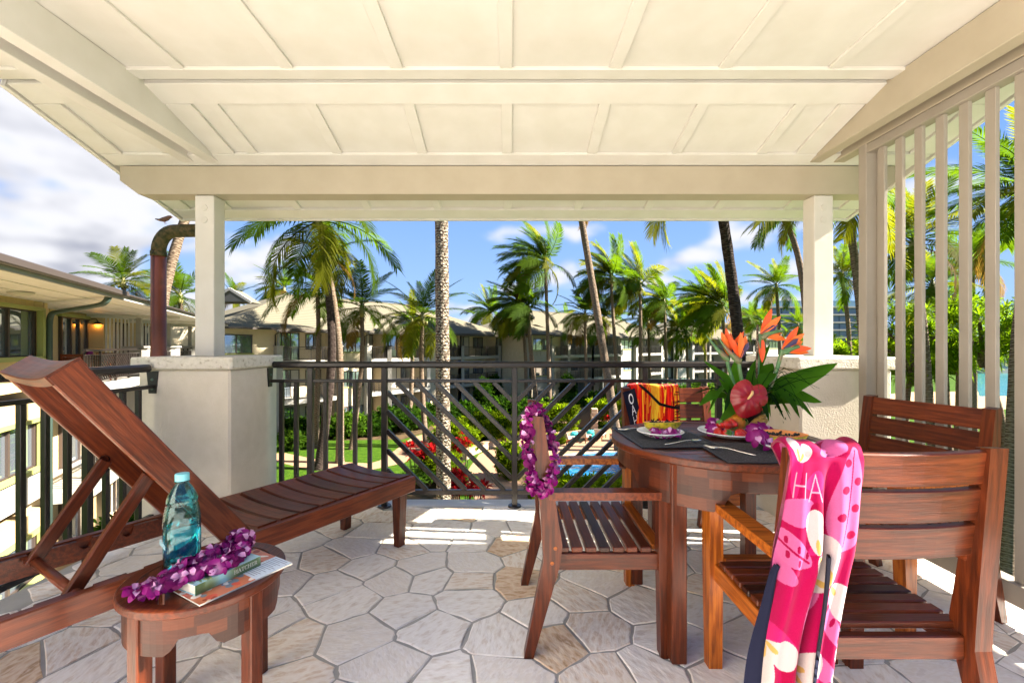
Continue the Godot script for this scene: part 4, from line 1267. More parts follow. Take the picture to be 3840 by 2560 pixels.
func build_flowers(TY: float) -> void:
	var c := Vector3(1.10, TY, -2.10)
	var v := thing("flower_arrangement", "tropical arrangement in a dark pot: strelitzia, red anthurium and broad leaves", "flower arrangement", c)
	tri(mat("pot_glaze", Color.WHITE, 0.2, 0.5), Vector3(4, 1, 4), ntex(noise(123, 0.02, 3), [[0.0, lin(0.018, 0.010, 0.008)], [1.0, lin(0.055, 0.026, 0.018)]], 128))
	put(v, "pot", lathe([Vector2(0, 0.0), Vector2(0.050, 0.0), Vector2(0.055, 0.006), Vector2(0.075, 0.125), Vector2(0.078, 0.150), Vector2(0.072, 0.152), Vector2(0.068, 0.13), Vector2(0, 0.12)], 32), M.pot_glaze)
	put(v, "stake", tube([Vector3(0.02, 0.14, 0.03), Vector3(0.018, 0.49, 0.045)], [0.005, 0.0045], 8), M.bark)
	tri(mat("spathe", Color.WHITE, 0.5), Vector3(5, 5, 5), ntex(noise(125, 0.01, 3), [[0.0, lin(0.04, 0.13, 0.05)], [0.6, lin(0.09, 0.20, 0.07)], [1.0, lin(0.30, 0.12, 0.08)]], 128))
	var sep := mat("strelitzia_orange", lin(0.85, 0.155, 0.012), 0.45)
	sep.backlight_enabled = true
	sep.backlight = Color(0.5, 0.4, 0.3)
	mat("strelitzia_red", lin(0.75, 0.085, 0.01), 0.45).backlight_enabled = false
	mat("strelitzia_blue", lin(0.030, 0.014, 0.065), 0.4)
	# heads: place, beak direction, roll of the fan
	for h in [[Vector3(-0.105, 0.345, 0.03), Vector3(0.55, 0.80, 0.2), [0.15, -0.1, 0.4, 0.75], 0.0], [Vector3(-0.062, 0.335, 0.05), Vector3(0.35, 0.9, 0.1), [-0.25, 0.2, 0.55], 0.0], [Vector3(0.045, 0.445, 0.02), Vector3(0.9, 0.35, 0.1), [1.15, 0.75, 0.1, -1.55, -0.2], 0.0], [Vector3(0.125, 0.375, 0.05), Vector3(0.85, 0.5, 0.15), [0.95, 0.65, 0.35, 0.05, -0.1], 0.0]]:
		var p: Vector3 = h[0]
		var d: Vector3 = (h[1] as Vector3).normalized()
		var q := put(v, "strelitzia", tube(spline([Vector3(p.x * 0.25, 0.10, p.z * 0.5), Vector3(p.x * 0.7, p.y * 0.6, p.z * 0.8), p + Vector3(-0.006, -0.03, 0), p], 10), range(11).map(func(i): return 0.0075 + 0.0002 * i), 8), M.spathe)
		var back := -d
		back.y = absf(back.y) * 0.1
		var st := ST(true)
		add_tube(st, spline([p + Vector3(0, -0.02, 0), p + d.cross(Vector3.BACK) * 0.0 + Vector3(-0.02, 0.0, 0), p + Vector3(-0.055, 0.035, 0.0), p + Vector3(-0.10, 0.10, -0.01)] if p.x < 0 else [p + Vector3(0, -0.02, 0), p + Vector3(0.03, 0.002, 0), p + Vector3(0.075, 0.014, 0), p + Vector3(0.12, 0.012, -0.01)], 8), [0.010, 0.014, 0.0155, 0.014, 0.0115, 0.009, 0.0065, 0.004, 0.001], 8, true)
		put(q, "beak", done(st), M.spathe)
		var k := 0
		for a in h[2]:
			var dir := Vector3(sin(PI / 2 - a) * 0.98, sin(a), 0.12 * sin(k * 2.3)).normalized() if p.x > 0 else Vector3(sin(a - 0.25), cos(a - 0.25), 0.15 * sin(k * 2.3)).normalized()
			var sd := dir.cross(Vector3(0, 0.25, 1)).normalized()
			var nn := sd.cross(dir)
			var L := 0.13 - 0.009 * (k % 3)
			st = ST(true)
			add_blade(st, [p + Vector3.UP * 0.002, p + dir * L * 0.3, p + dir * L * 0.62, p + dir * L * 0.86, p + dir * L], [0.004, 0.0135, 0.0155, 0.008, 0.0], sd, nn, 0.35)
			put(q, "sepal", done(st), M.strelitzia_orange if k % 3 else M.strelitzia_red)
			k += 1
		st = ST(true)
		var td: Vector3 = (d + Vector3(0.1, 0.25, 0.1)).normalized()
		add_blade(st, [p, p + td * 0.03, p + td * 0.06, p + td * 0.085], [0.003, 0.007, 0.012, 0.0], td.cross(Vector3.BACK).normalized(), Vector3.BACK, 0.5)
		put(q, "tongue", done(st), M.strelitzia_blue)
	# anthurium: glossy heart with a spike
	var an := mat("anthurium_red", lin(0.24, 0.003, 0.008), 0.25, 0.4)
	an.clearcoat_enabled = true
	an.clearcoat = 0.35
	var st2 := ST(true)
	var pts := []
	for i in 48:
		var a := TAU * i / 48
		var r := 0.078 * (1.0 - 0.34 * exp(-pow(angle_difference(a, PI / 2) / 0.26, 2.0)) + 0.22 * exp(-pow(angle_difference(a, -PI / 2) / 0.40, 2.0)))
		pts.append(Vector3(cos(a) * r * 0.95, sin(a) * r, 0))
	for ring in 4:
		for i in 48:
			var f := func(p: Vector3, t: float) -> Vector3:
				var g := p * t
				return g + Vector3(0, 0, 0.010 * sin(t * 3.0) + 0.003 * sin(p.angle_to(Vector3.RIGHT) * 9.0) * t - 0.016 * t * t)
			var t0 := ring / 4.0
			var t1 := (ring + 1) / 4.0
			var q := [f.call(pts[i], t0), f.call(pts[(i + 1) % 48], t0), f.call(pts[(i + 1) % 48], t1), f.call(pts[i], t1)]
			if ring == 0: q.remove_at(1)
			poly(st2, q, Vector3.BACK)
	var ab := Basis(Vector3.UP, -0.25) * Basis(Vector3.BACK, -0.35) * Basis(Vector3.RIGHT, -0.12)
	var av := put(v, "anthurium", done(st2), an, Transform3D(ab, Vector3(-0.08, 0.175, 0.165)))
	put(av, "spadix", tube(spline([Vector3(0, 0.026, 0.006), Vector3(-0.002, 0.012, 0.022), Vector3(-0.012, -0.014, 0.026)], 6), [0.0045, 0.005, 0.0055, 0.0055, 0.005, 0.0045, 0.002], 8), mat("spadix", lin(0.72, 0.45, 0.18), 0.6))
	put(v, "anthurium_stem", tube(spline([Vector3(0, 0.12, 0), Vector3(-0.04, 0.17, 0.06), Vector3(-0.075, 0.19, 0.155)], 6), [0.003, 0.003, 0.003, 0.003, 0.003, 0.003, 0.003], 6), M.spathe)
	# broad leaves: root, mid, tip, half width
	for q in [[Vector3(0.04, 0.13, 0.02), Vector3(0.15, 0.20, 0.03), Vector3(0.40, 0.315, 0.02), 0.055], [Vector3(-0.03, 0.14, 0.02), Vector3(-0.10, 0.22, 0.04), Vector3(-0.22, 0.325, 0.03), 0.03], [Vector3(-0.03, 0.14, 0.03), Vector3(-0.10, 0.16, 0.06), Vector3(-0.16, 0.245, 0.05), 0.042], [Vector3(0.05, 0.13, 0.06), Vector3(0.12, 0.17, 0.09), Vector3(0.15, 0.08, 0.14), 0.03], [Vector3(0.05, 0.13, 0.0), Vector3(0.2, 0.16, 0.0), Vector3(0.30, 0.14, 0.06), 0.045], [Vector3(-0.01, 0.14, -0.03), Vector3(-0.05, 0.25, -0.03), Vector3(-0.04, 0.34, -0.02), 0.035], [Vector3(0.03, 0.14, -0.04), Vector3(0.10, 0.25, -0.06), Vector3(0.16, 0.31, -0.08), 0.035], [Vector3(0.0, 0.14, 0.03), Vector3(0.03, 0.23, 0.05), Vector3(0.09, 0.27, 0.07), 0.034], [Vector3(-0.04, 0.13, 0.0), Vector3(-0.16, 0.17, 0.02), Vector3(-0.24, 0.12, 0.03), 0.026], [Vector3(0.05, 0.13, 0.05), Vector3(0.16, 0.15, 0.08), Vector3(0.24, 0.07, 0.10), 0.03], [Vector3(-0.02, 0.14, 0.05), Vector3(-0.10, 0.13, 0.10), Vector3(-0.19, 0.06, 0.12), 0.026], [Vector3(0.0, 0.14, 0.0), Vector3(0.02, 0.26, 0.0), Vector3(0.10, 0.40, 0.0), 0.024]]:
		var P := spline([q[0], q[1], q[2]], 10)
		var dr: Vector3 = (q[2] - q[0]).normalized()
		var sd := dr.cross(Vector3(0, 0.75, 0.6)).normalized()
		var st := ST(true)
		add_blade(st, P, [0.003, 0.012, q[3] * 0.7, q[3] * 0.9, q[3], q[3], q[3] * 0.95, q[3] * 0.8, q[3] * 0.58, q[3] * 0.3, 0.0], sd, sd.cross(dr), 0.22, 0.07)
		put(v, "broad_leaf", done(st), M.big_leaf)
	# ferns and dark strap leaves round the rim, fine grasses
	for k in 34:
		var a := TAU * k / 34 + R(-0.15, 0.15)
		var r := R(0.13, 0.25)
		var P := spline([Vector3(cos(a) * 0.03, 0.135, sin(a) * 0.03), Vector3(cos(a) * r * 0.6, R(0.16, 0.22), sin(a) * r * 0.6), Vector3(cos(a) * r, R(0.03, 0.17), sin(a) * r)], 9)
		var st := ST(true)
		if k % 2:
			for i in range(1, 9):
				var t: Vector3 = (P[i + 1 if i < 9 else i] - P[i - 1]).normalized()
				var sd := t.cross(Vector3.UP).normalized()
				for s: float in [-1.0, 1.0]:
					var L := 0.035 * (1.0 - i / 11.0)
					var e: Vector3 = P[i] + (sd * s + t * 0.7).normalized() * L - Vector3.UP * 0.006
					add_blade(st, [P[i], (P[i] + e) * 0.5 + Vector3.UP * 0.003, e], [0.003, 0.0055, 0.0], t, Vector3.UP, 0.1)
			put(v, "fern_frond", done(st), M.fern)
		else:
			var t2: Vector3 = (P[9] - P[0]).normalized()
			add_blade(st, P, [0.003, 0.010, 0.016, 0.020, 0.020, 0.018, 0.015, 0.011, 0.006, 0.0], t2.cross(Vector3.UP).normalized(), Vector3.UP, 0.3)
			put(v, "strap_leaf", done(st), M.fern if k % 4 else M.big_leaf)
	for k in 22:
		var a := R(-0.5, 0.9) if k % 3 else R(0, TAU)
		var r := R(0.16, 0.34)
		var P := spline([Vector3(cos(a) * 0.03, 0.14, sin(a) * 0.03), Vector3(cos(a) * r * 0.55, R(0.18, 0.30), sin(a) * r * 0.55), Vector3(cos(a) * r, R(0.05, 0.30), sin(a) * r)], 8)
		put(v, "grass_blade", tube(P, [0.0018, 0.0018, 0.0017, 0.0016, 0.0015, 0.0013, 0.0011, 0.0009, 0.0006], 4), M.fern)

func build_side_things() -> void:
	var TY := 0.45
	# ---- blue bottle
	var b := thing("water_bottle", "blue water bottle with a pale turquoise cap on the side table", "bottle", W(-1.048, TY, 1.452))
	var glass := mat("bottle_plastic", Color(0.40, 0.88, 0.95, 0.08), 0.04, 0.5)
	glass.refraction_enabled = true
	glass.refraction_scale = 0.045
	glass.albedo_color = Color(0.62, 0.93, 0.97, 0.0)
	var prof := [Vector2(0.0, 0.006), Vector2(0.030, 0.003), Vector2(0.044, 0.002), Vector2(0.048, 0.008), Vector2(0.048, 0.028), Vector2(0.0465, 0.034), Vector2(0.0505, 0.04), Vector2(0.0505, 0.128)]
	for k in 9:
		var y := 0.133 + 0.009 * k
		prof.append(Vector2(0.0485 - 0.0009 * k * k * 0.16, y))
		prof.append(Vector2(0.0515 - 0.0009 * k * k * 0.16, y + 0.0045))
	prof += [Vector2(0.0425, 0.222), Vector2(0.036, 0.240), Vector2(0.028, 0.256), Vector2(0.020, 0.268), Vector2(0.0165, 0.274), Vector2(0.0165, 0.276), Vector2(0.021, 0.277), Vector2(0.021, 0.280), Vector2(0.0155, 0.281), Vector2(0.0155, 0.285)]
	var tint := mat("bottle_blue", Color(0.10, 0.55, 0.72), 0.06, 0.5)
	tint.refraction_enabled = true
	tint.refraction_scale = 0.033
	tint.albedo_color = Color(0.50, 0.90, 0.96, 0.0)
	var walls := prof.duplicate()
	for k in prof.size():
		var p: Vector2 = prof[prof.size() - 1 - k]
		walls.append(Vector2(maxf(p.x - 0.0011, 0.0), p.y + (0.0012 if p.y < 0.02 else 0.0)))
	walls.append(prof[0])
	put(b, "shell", lathe(walls, 40), glass)
	var wp := []
	for p in prof:
		if p.y <= 0.135: wp.append(Vector2(maxf(p.x - 0.0022, 0.0), p.y + 0.0024))
	wp.append(Vector2(0.0470, 0.140))
	wp.append(Vector2(0.0, 0.140))
	put(b, "water", lathe(wp, 40), tint)
	put(b, "cap", lathe([Vector2(0.0195, 0.280), Vector2(0.0195, 0.300), Vector2(0.0185, 0.302), Vector2(0, 0.303)], 28, false), mat("bottle_cap", lin(0.18, 0.55, 0.60), 0.4))
	# lettering pressed on the front, as thin raised strokes of pale blue
	var ft := SystemFont.new()
	ft.font_names = PackedStringArray(["Droid Serif"])
	ft.font_italic = true
	var txt := TextMesh.new()
	txt.font = ft
	txt.text = "Aloha"
	txt.font_size = 24
	txt.pixel_size = 0.0011
	txt.depth = 0.0006
	txt.curve_step = 1.0
	put(b, "lettering", txt, mat("bottle_print", lin(0.45, 0.75, 0.85), 0.4), Transform3D(Basis(Vector3.UP, -0.72), Vector3(0, 0.092, 0) + Basis(Vector3.UP, -0.72) * Vector3(0, 0, -0.0515) * -1.0))
	# ---- magazine and book
	var mg := mat("magazine_cover", Color.WHITE, 0.25)
	var im := img_tex(128, 160, s8(206, 120, 84))
	for k in 70: ell(im, R(0, 128), R(0, 160), R(4, 16), R(3, 9), [s8(228, 190, 160), s8(160, 66, 44), s8(214, 90, 70), s8(240, 226, 210), s8(120, 130, 140)][k % 5], R(0, 3))
	im.fill_rect(Rect2i(70, 0, 58, 70), s8(214, 222, 230))
	for k in 14: stroke(im, Vector2(76, 5 + k * 4.5), Vector2(R(104, 124), 5 + k * 4.5), 1, s8(120, 124, 134))
	mg.albedo_texture = ImageTexture.create_from_image(im)
	var pages := mat("paper", lin(0.72, 0.68, 0.58), 0.9)
	var bd := atan2(0.40, -0.916)
	var mo := thing("magazine", "colourful magazine lying under the book on the side table", "magazine", W(-0.862, TY, 1.405), atan2(0.5, -0.86) + PI)
	bx(mo, "pages", Vector3(0, 0.003, 0), Vector3(0.20, 0.0045, 0.275), pages)
	var pl := PlaneMesh.new()
	pl.size = Vector2(0.202, 0.277)
	put(mo, "cover", pl, mg, Transform3D(Basis(), Vector3(0, 0.0056, 0)))
	var bo := thing("book", "pale blue paperback with green spine on the magazine", "book", W(-0.903, TY + 0.0065, 1.395), atan2(0.42, -0.91) + PI)
	var cv := mat("book_cover", Color.WHITE, 0.3)
	im = img_tex(160, 220, s8(158, 204, 212))
	for k in 26: ell(im, R(0, 160), R(0, 80), R(10, 40), R(3, 8), [s8(120, 168, 178), s8(196, 224, 226), s8(110, 140, 96), s8(176, 190, 120)][k % 4], R(-0.4, 0.4))
	im.fill_rect(Rect2i(0, 92, 160, 128), s8(184, 220, 226))
	var ink := s8(44, 62, 74)
	for q in [[24, 170, 24, 140, 42, 140], [24, 155, 38, 155, 0, 0], [24, 170, 42, 170, 0, 0]]:
		stroke(im, Vector2(q[0], q[1]), Vector2(q[2], q[3]), 3, ink)
		if q[4]: stroke(im, Vector2(q[2], q[3]), Vector2(q[4], q[5]), 3, ink)
	stroke(im, Vector2(56, 170), Vector2(56, 140), 3, ink)
	stroke(im, Vector2(56, 140), Vector2(72, 142), 3, ink)
	stroke(im, Vector2(72, 142), Vector2(72, 153), 3, ink)
	stroke(im, Vector2(72, 153), Vector2(56, 156), 3, ink)
	stroke(im, Vector2(62, 156), Vector2(76, 170), 3, ink)
	cv.albedo_texture = ImageTexture.create_from_image(im)
	bx(bo, "pages", Vector3(-0.001, 0.0145, 0), Vector3(0.126, 0.025, 0.194), pages)
	var pc := PlaneMesh.new()
	pc.size = Vector2(0.132, 0.20)
	bx(bo, "cover_board", Vector3(0, 0.0276, 0), Vector3(0.132, 0.0012, 0.20), M.china)
	put(bo, "cover", pc, cv, Transform3D(Basis(Vector3.UP, PI), Vector3(0, 0.0286, 0)))
	bx(bo, "back_cover", Vector3(0, 0.001, 0), Vector3(0.132, 0.0015, 0.20), mat("book_back", lin(0.40, 0.62, 0.66), 0.4))
	bx(bo, "spine", Vector3(0.0655, 0.0143, 0), Vector3(0.0022, 0.0285, 0.20), tri(mat("book_spine", Color.WHITE, 0.35), Vector3(6, 6, 6), ntex(noise(131, 0.008, 3), [[0.0, lin(0.06, 0.12, 0.05)], [0.5, lin(0.16, 0.22, 0.08)], [1.0, lin(0.35, 0.62, 0.66)]], 128)))
	var sp := TextMesh.new()
	var ft2 := SystemFont.new()
	ft2.font_names = PackedStringArray(["Droid Serif"])
	sp.font = ft2
	sp.text = "HATCHER"
	sp.font_size = 16
	sp.pixel_size = 0.001
	sp.depth = 0.0004
	put(bo, "spine_lettering", sp, M.paper, Transform3D(Basis(Vector3.UP, PI / 2), Vector3(0.0669, 0.0145, -0.05)))
	# ---- leis
	var l1 := thing("lei", "purple orchid lei lying over the book on the side table", "lei", W(-0.95, TY, 1.40), 0.0, "purple orchid leis")
	lei(l1, [Vector3(-0.10, 0.016, 0.135), Vector3(-0.055, 0.02, 0.105), Vector3(-0.035, 0.036, 0.055), Vector3(0.0, 0.045, 0.0), Vector3(0.02, 0.05, -0.06), Vector3(0.045, 0.065, -0.125), Vector3(0.075, 0.05, -0.08), Vector3(0.09, 0.045, -0.03), Vector3(0.085, 0.042, 0.02), Vector3(0.045, 0.042, 0.065), Vector3(-0.02, 0.035, 0.115), Vector3(-0.07, 0.016, 0.155)], 32, 0.91)
	var l2 := thing("lei", "purple orchid lei hanging from the back corner of the left armchair", "lei", W(0.10, 0, 1.70), 0.0, "purple orchid leis")
	lei(l2, [Vector3(0.0, 0.925, -0.02), Vector3(-0.022, 0.905, 0.0), Vector3(-0.036, 0.85, 0.01), Vector3(-0.034, 0.78, 0.03), Vector3(-0.03, 0.71, 0.04), Vector3(-0.012, 0.645, 0.045), Vector3(0.02, 0.625, 0.045), Vector3(0.046, 0.67, 0.045), Vector3(0.062, 0.73, 0.03), Vector3(0.052, 0.80, -0.02), Vector3(0.034, 0.87, -0.03), Vector3(0.012, 0.925, -0.03)], 34, 0.55)

# ---------------------------------------------------------------- garden
func G(px: float, d: float, y := GY) -> Vector3:      # a point at depth d that stands px (of the 2352 px wide frame) from the left
	return W((px - 1172.0) * d / 1045.0, y, d)

func leaf_cluster(key: String, n: int, ln: float, wd: float, curl := 0.2) -> Mesh:
	if cache.has(key): return cache[key]
	var st := ST(true)
	for k in n:
		var d := Vector3(R(-1, 1), R(-0.35, 1.0), R(-1, 1)).normalized()
		var o := d * R(0.0, ln * 0.9)
		var dir := (d + Vector3(R(-0.6, 0.6), R(-0.4, 0.5), R(-0.6, 0.6))).normalized()
		var sd := dir.cross(Vector3(R(-0.4, 0.4), 1, R(-0.4, 0.4))).normalized()
		var nn := sd.cross(dir)
		var L := ln * R(0.7, 1.2)
		add_blade(st, [o, o + dir * L * 0.5 + nn * L * 0.06, o + dir * L - nn * L * curl], [wd * 0.3, wd, 0.0], sd, nn, 0.2)
	cache[key] = done(st)
	return cache[key]

func sword_rosette(key: String, n: int, ln: float, wd: float, lift: float) -> Mesh:
	if cache.has(key): return cache[key]
	var st := ST(true)
	for k in n:
		var a := TAU * k * 0.381966
		var e := lerpf(1.25, -0.15, float(k) / n) + lift
		var d := Vector3(cos(a) * cos(e), sin(e), sin(a) * cos(e))
		var sd := Vector3(-sin(a), 0, cos(a))
		var nn := sd.cross(d)
		if nn.y < 0: nn = -nn
		var L := ln * R(0.8, 1.15)
		var drop := Vector3.DOWN * L
		add_blade(st, [d * L * 0.04, d * L * 0.35 + drop * 0.02, d * L * 0.68 + drop * 0.13, d * L * 0.92 + drop * 0.34], [wd * 0.5, wd, wd * 0.8, 0.0], sd, nn, 0.35)
	cache[key] = done(st)
	return cache[key]

# foliage of a thing: copies of a cluster spread through an ellipsoid, denser toward its skin
func foliage(o: Node3D, called: String, mesh: Mesh, m: Material, n: int, c: Vector3, r: Vector3, sc0: float, sc1: float, box := false) -> void:
	var mm := MultiMesh.new()
	mm.transform_format = MultiMesh.TRANSFORM_3D
	mm.use_colors = true
	mm.mesh = mesh
	mm.instance_count = n
	var bump := noise(rng.randi() % 1000, 0.7, 2)
	for i in n:
		var v := Vector3(R(-1, 1), R(-0.85, 1), R(-1, 1))
		if not box:
			while v.length() > 1.0: v = Vector3(R(-1, 1), R(-0.85, 1), R(-1, 1))
			v = v.normalized() * pow(v.length(), 0.45)
			v *= 1.0 + 0.30 * bump.get_noise_3dv(v * 2.4 + c)
		else:
			var ax := rng.randi() % 3
			if R(0, 1) < 0.8: v[ax] = signf(v[ax]) if ax != 1 else 1.0
			v *= 1.0 + 0.22 * bump.get_noise_3dv(v * r * 1.6 + c)
		var s := R(sc0, sc1)
		mm.set_instance_transform(i, Transform3D(Basis.from_euler(Vector3(R(-0.5, 0.5), R(0, TAU), R(-0.5, 0.5))).scaled(Vector3.ONE * s), c + v * r))
		var t := R(0.55, 1.25)
		mm.set_instance_color(i, Color(t * R(0.9, 1.15), t, t * R(0.7, 1.0)))
	var mi := MultiMeshInstance3D.new()
	mi.name = called
	mi.multimesh = mm
	mi.material_override = m
	mi.set_meta("kind", "stuff")
	o.add_child(mi, true)

func shrub(called: String, label: String, cat: String, at: Vector3, r: Vector3, m: String, n: int, sc: float, group: String, box := false) -> Node3D:
	var o := thing(called, label, cat, at, 0.0, group)
	put(o, "stem", tube([Vector3(0, -0.1, 0), Vector3(0.03, r.y * 0.7, 0), Vector3(0.0, r.y * 1.3, 0.02)], [0.05, 0.04, 0.02], 6), M.bark_dark)
	foliage(o, "foliage", leaf_cluster("leaf", 14, 0.20, 0.045), M[m], n, Vector3(0, r.y, 0), r, sc * 0.7, sc * 1.3, box)
	return o

func ti_plant(label: String, at: Vector3, stems: int, h: float, spread: float, m: String, group: String) -> void:
	var o := thing("ti_plant", label, "plant", at, 0.0, group)
	for k in stems:
		var a := R(0, TAU)
		var r := spread * sqrt(R(0, 1))
		var b := Vector3(cos(a) * r, 0, sin(a) * r)
		var hh := h * R(0.55, 1.0)
		put(o, "stem", tube([b * 0.7, b + Vector3(0, hh, 0)], [0.022, 0.014], 5), M.bark_dark)
		put(o, "leaf_rosette", sword_rosette("ti_rosette", 18, 0.55, 0.05, 0.15), M[m], Transform3D(Basis(Vector3.UP, R(0, 6)).scaled(Vector3.ONE * R(0.8, 1.3)), b + Vector3(0, hh - 0.08, 0)))

func build_garden() -> void:
	var wide := 700.0
	sheet([[-wide, -60], [wide, -60], [wide, 900], [-wide, 900]], GY, M.lawn, "lawn")
	# paths and pool deck
	var pth := []
	var mid := [[-20.0, 27.5], [-14.7, 28.6], [-11.5, 26.6], [-8.2, 26.0], [-7.1, 27.2], [-6.8, 30.2], [-6.6, 34.3], [-4.5, 38.0], [0.0, 40.5], [6.0, 41.5], [14.0, 44.0]]
	var lft := []
	var rgt := []
	for i in mid.size():
		var a: Array = mid[maxi(i - 1, 0)]
		var b: Array = mid[mini(i + 1, mid.size() - 1)]
		var t := Vector2(b[0] - a[0], b[1] - a[1]).normalized() * 0.85
		lft.append([mid[i][0] - t.y, mid[i][1] + t.x])
		rgt.push_front([mid[i][0] + t.y, mid[i][1] - t.x])
	pth = lft + rgt
	sheet(pth, GY + 0.004, M.path, "garden_path")
	var deck := sheet([[-1.3, 19.5], [-2.0, 22], [-2.4, 25], [-2.0, 29.0], [-0.8, 31.6], [1.2, 35.0], [4.6, 37.2], [10, 38.5], [18, 37.5], [20, 30], [18, 20], [8, 18.6], [2.0, 19.0]], GY + 0.008, M.path, "pool_deck")
	var pr := []
	for k in 40:
		var a := TAU * k / 40
		var r := 1.0 + 0.10 * sin(a * 2.0 + 0.6) + 0.05 * sin(a * 3.0)
		pr.append([7.6 + cos(a) * 5.5 * r, 25.9 + sin(a) * 4.5 * r])
	sheet(pr, GY + 0.016, M.pool_water, "pool_water")
	for k in 40:      # coping stones round the pool
		var a: Array = pr[k]
		var b: Array = pr[(k + 1) % 40]
		bar(deck, "coping_stone", W(a[0], GY + 0.03, a[1]), W(b[0], GY + 0.03, b[1]).lerp(W(a[0], GY + 0.03, a[1]), 0.015), 0.30, 0.06, M.stone_wall, 0.01)
	sheet([[-24, 5], [-9.5, 5], [-9, 12], [-12, 22], [-15.5, 26], [-24, 26]], GY + 0.006, M.patio, "patio")
	sheet([[-9.2, 3], [-4, 3], [-4, 13], [-7, 19], [-11.5, 21.5], [-8.8, 12]], GY + 0.005, M.path, "patio_walk")
	sheet([[40, 53], [44, 60], [60, 68], [140, 74], [700, 110], [700, 45], [120, 48], [60, 48]], GY + 0.004, M.sand, "beach")
	sheet([[64, 62], [140, 69], [700, 105], [700, 420], [246, 240], [108, 105], [76, 74]], GY + 0.012, M.sea_water, "sea")
	sheet([[-17, 33.2], [-8, 33.6], [-6.2, 37.5], [-2, 45], [-5, 52], [-17, 40]], GY + 0.003, M.soil, "planting_bed")
	sheet([[-7.2, 21], [-5.5, 25], [-2.6, 27.2], [-2.8, 24], [-2.2, 20], [-1.6, 16], [-7, 16]], GY + 0.005, M.soil, "planting_bed")
	# hills over the bay
	var st := ST(true)
	var hn := noise(201, 0.012, 4)
	for i in 60:
		for j in 10:
			var P := func(a: int, b: int) -> Vector3:
				var az := deg_to_rad(16.0 + a * 1.1)
				var d := 240.0 + b * 45.0
				var h := (4.0 + 13.0 * (hn.get_noise_2d(a * 9.0, b * 22.0) + 0.5)) * sin(PI * minf(1.0, (b + 0.3) / 6.0)) * smoothstep(0.0, 10.0, float(a))
				return W(sin(az) * d, GY - 0.5 + h, cos(az) * d)
			poly(st, [P.call(i, j), P.call(i + 1, j), P.call(i + 1, j + 1), P.call(i, j + 1)], Vector3.UP)
	struct("hills", done(st), M.hill_green)
	var tb2 := thing("tree_belt", "far belt of green trees along the beach, seen low between the slats", "trees", G(2060, 112.0))
	tb2.set_meta("kind", "stuff")
	foliage(tb2, "foliage", leaf_cluster("leaf", 14, 0.20, 0.045), M.hedge, 2600, Vector3(0, 3.0, 0), Vector3(19, 4.2, 4), 5.0, 9.0)
	# hedges and shrubs
	var H := "clipped lime green hedges round the pool"
	shrub("hedge", "lime green hedge between the balcony and the pool, in front of the water", "hedge", W(4.6, GY, 20.3), Vector3(3.4, 0.45, 0.55), "hedge", 1500, 0.9, H, true)
	shrub("shrub", "round lime green shrub standing alone on the path near the pool", "shrub", W(0.05, GY, 23.8), Vector3(0.75, 0.95, 0.75), "hedge", 420, 0.9, H)
	shrub("hedge", "large mounded lime hedge behind the curved low wall", "hedge", W(-1.6, GY, 32.6), Vector3(2.5, 1.0, 1.5), "hedge", 1300, 1.0, H)
	shrub("hedge", "smaller mound of lime hedge behind the thick lichened palm trunk", "hedge", W(-3.6, GY, 29.5), Vector3(1.5, 0.95, 1.2), "hedge", 620, 1.0, H)
	shrub("hedge", "lime hedge left of the dark gate by the loungers", "hedge", W(3.6, GY, 37.6), Vector3(1.7, 0.95, 0.8), "hedge", 620, 1.0, H, true)
	shrub("hedge", "lime hedge right of the dark gate by the loungers", "hedge", W(8.6, GY, 39.3), Vector3(1.6, 1.0, 0.8), "hedge", 620, 1.0, H, true)
	shrub("shrub", "low lime shrub at the far left of the pool deck", "shrub", W(3.1, GY, 32.0), Vector3(0.7, 0.35, 0.6), "hedge", 160, 0.9, H)
	shrub("shrub", "lime bush at the foot of the red ti plants near the thick trunk", "shrub", W(-3.6, GY, 23.5), Vector3(1.0, 0.7, 1.0), "hedge", 420, 1.0, H)
	var D := "dark green shrubs along the foot of the buildings"
	var k := 0
	var nth := ["first", "second", "third", "fourth", "fifth", "sixth", "seventh", "eighth", "ninth", "tenth", "eleventh", "twelfth", "thirteenth", "fourteenth", "fifteenth", "sixteenth", "seventeenth", "last"]
	for q in [[690, 36.5, 1.3], [740, 37.5, 1.0], [800, 37.5, 1.5], [850, 38, 1.1], [905, 39.5, 1.7], [950, 41, 1.2], [1000, 43.5, 1.6], [1060, 45, 1.5], [1110, 46, 1.3], [1165, 47, 1.7], [1215, 48, 1.4], [1265, 48, 1.5], [1320, 49, 1.6], [1375, 52, 1.6], [1430, 55, 1.7], [1490, 57, 1.5], [1550, 60, 1.8], [1610, 63, 1.9]]:
		shrub("shrub", ("leafy green" if k % 3 == 2 else "dark green") + " shrub by the long wings, " + nth[k] + " in its row from the stucco pillar", "shrub", G(q[0], q[1] - 2.5), Vector3(q[2] * 1.25, q[2] * 0.55, q[2]), ["shrub", "shrub", "ti_green"][k % 3], 330, 1.5, D)
		k += 1
	shrub("shrub", "leafy green bush by the left end of the garden path", "shrub", G(668, 30.5), Vector3(1.0, 0.55, 0.8), "ti_green", 240, 1.2, D)
	shrub("shrub", "dark shrub beside the patio of the left wing", "shrub", G(300, 15.0), Vector3(0.9, 0.7, 0.8), "shrub", 300, 1.1, D)
	shrub("shrub", "bright shrub on the lawn below the slat screen", "shrub", G(2290, 22.0), Vector3(2.2, 0.6, 1.2), "hedge", 800, 1.2, D)
	shrub("shrub", "bright green undergrowth near the red plants below the slat screen", "shrub", G(2335, 17.0), Vector3(1.5, 0.55, 1.4), "ti_green", 420, 1.1, D)
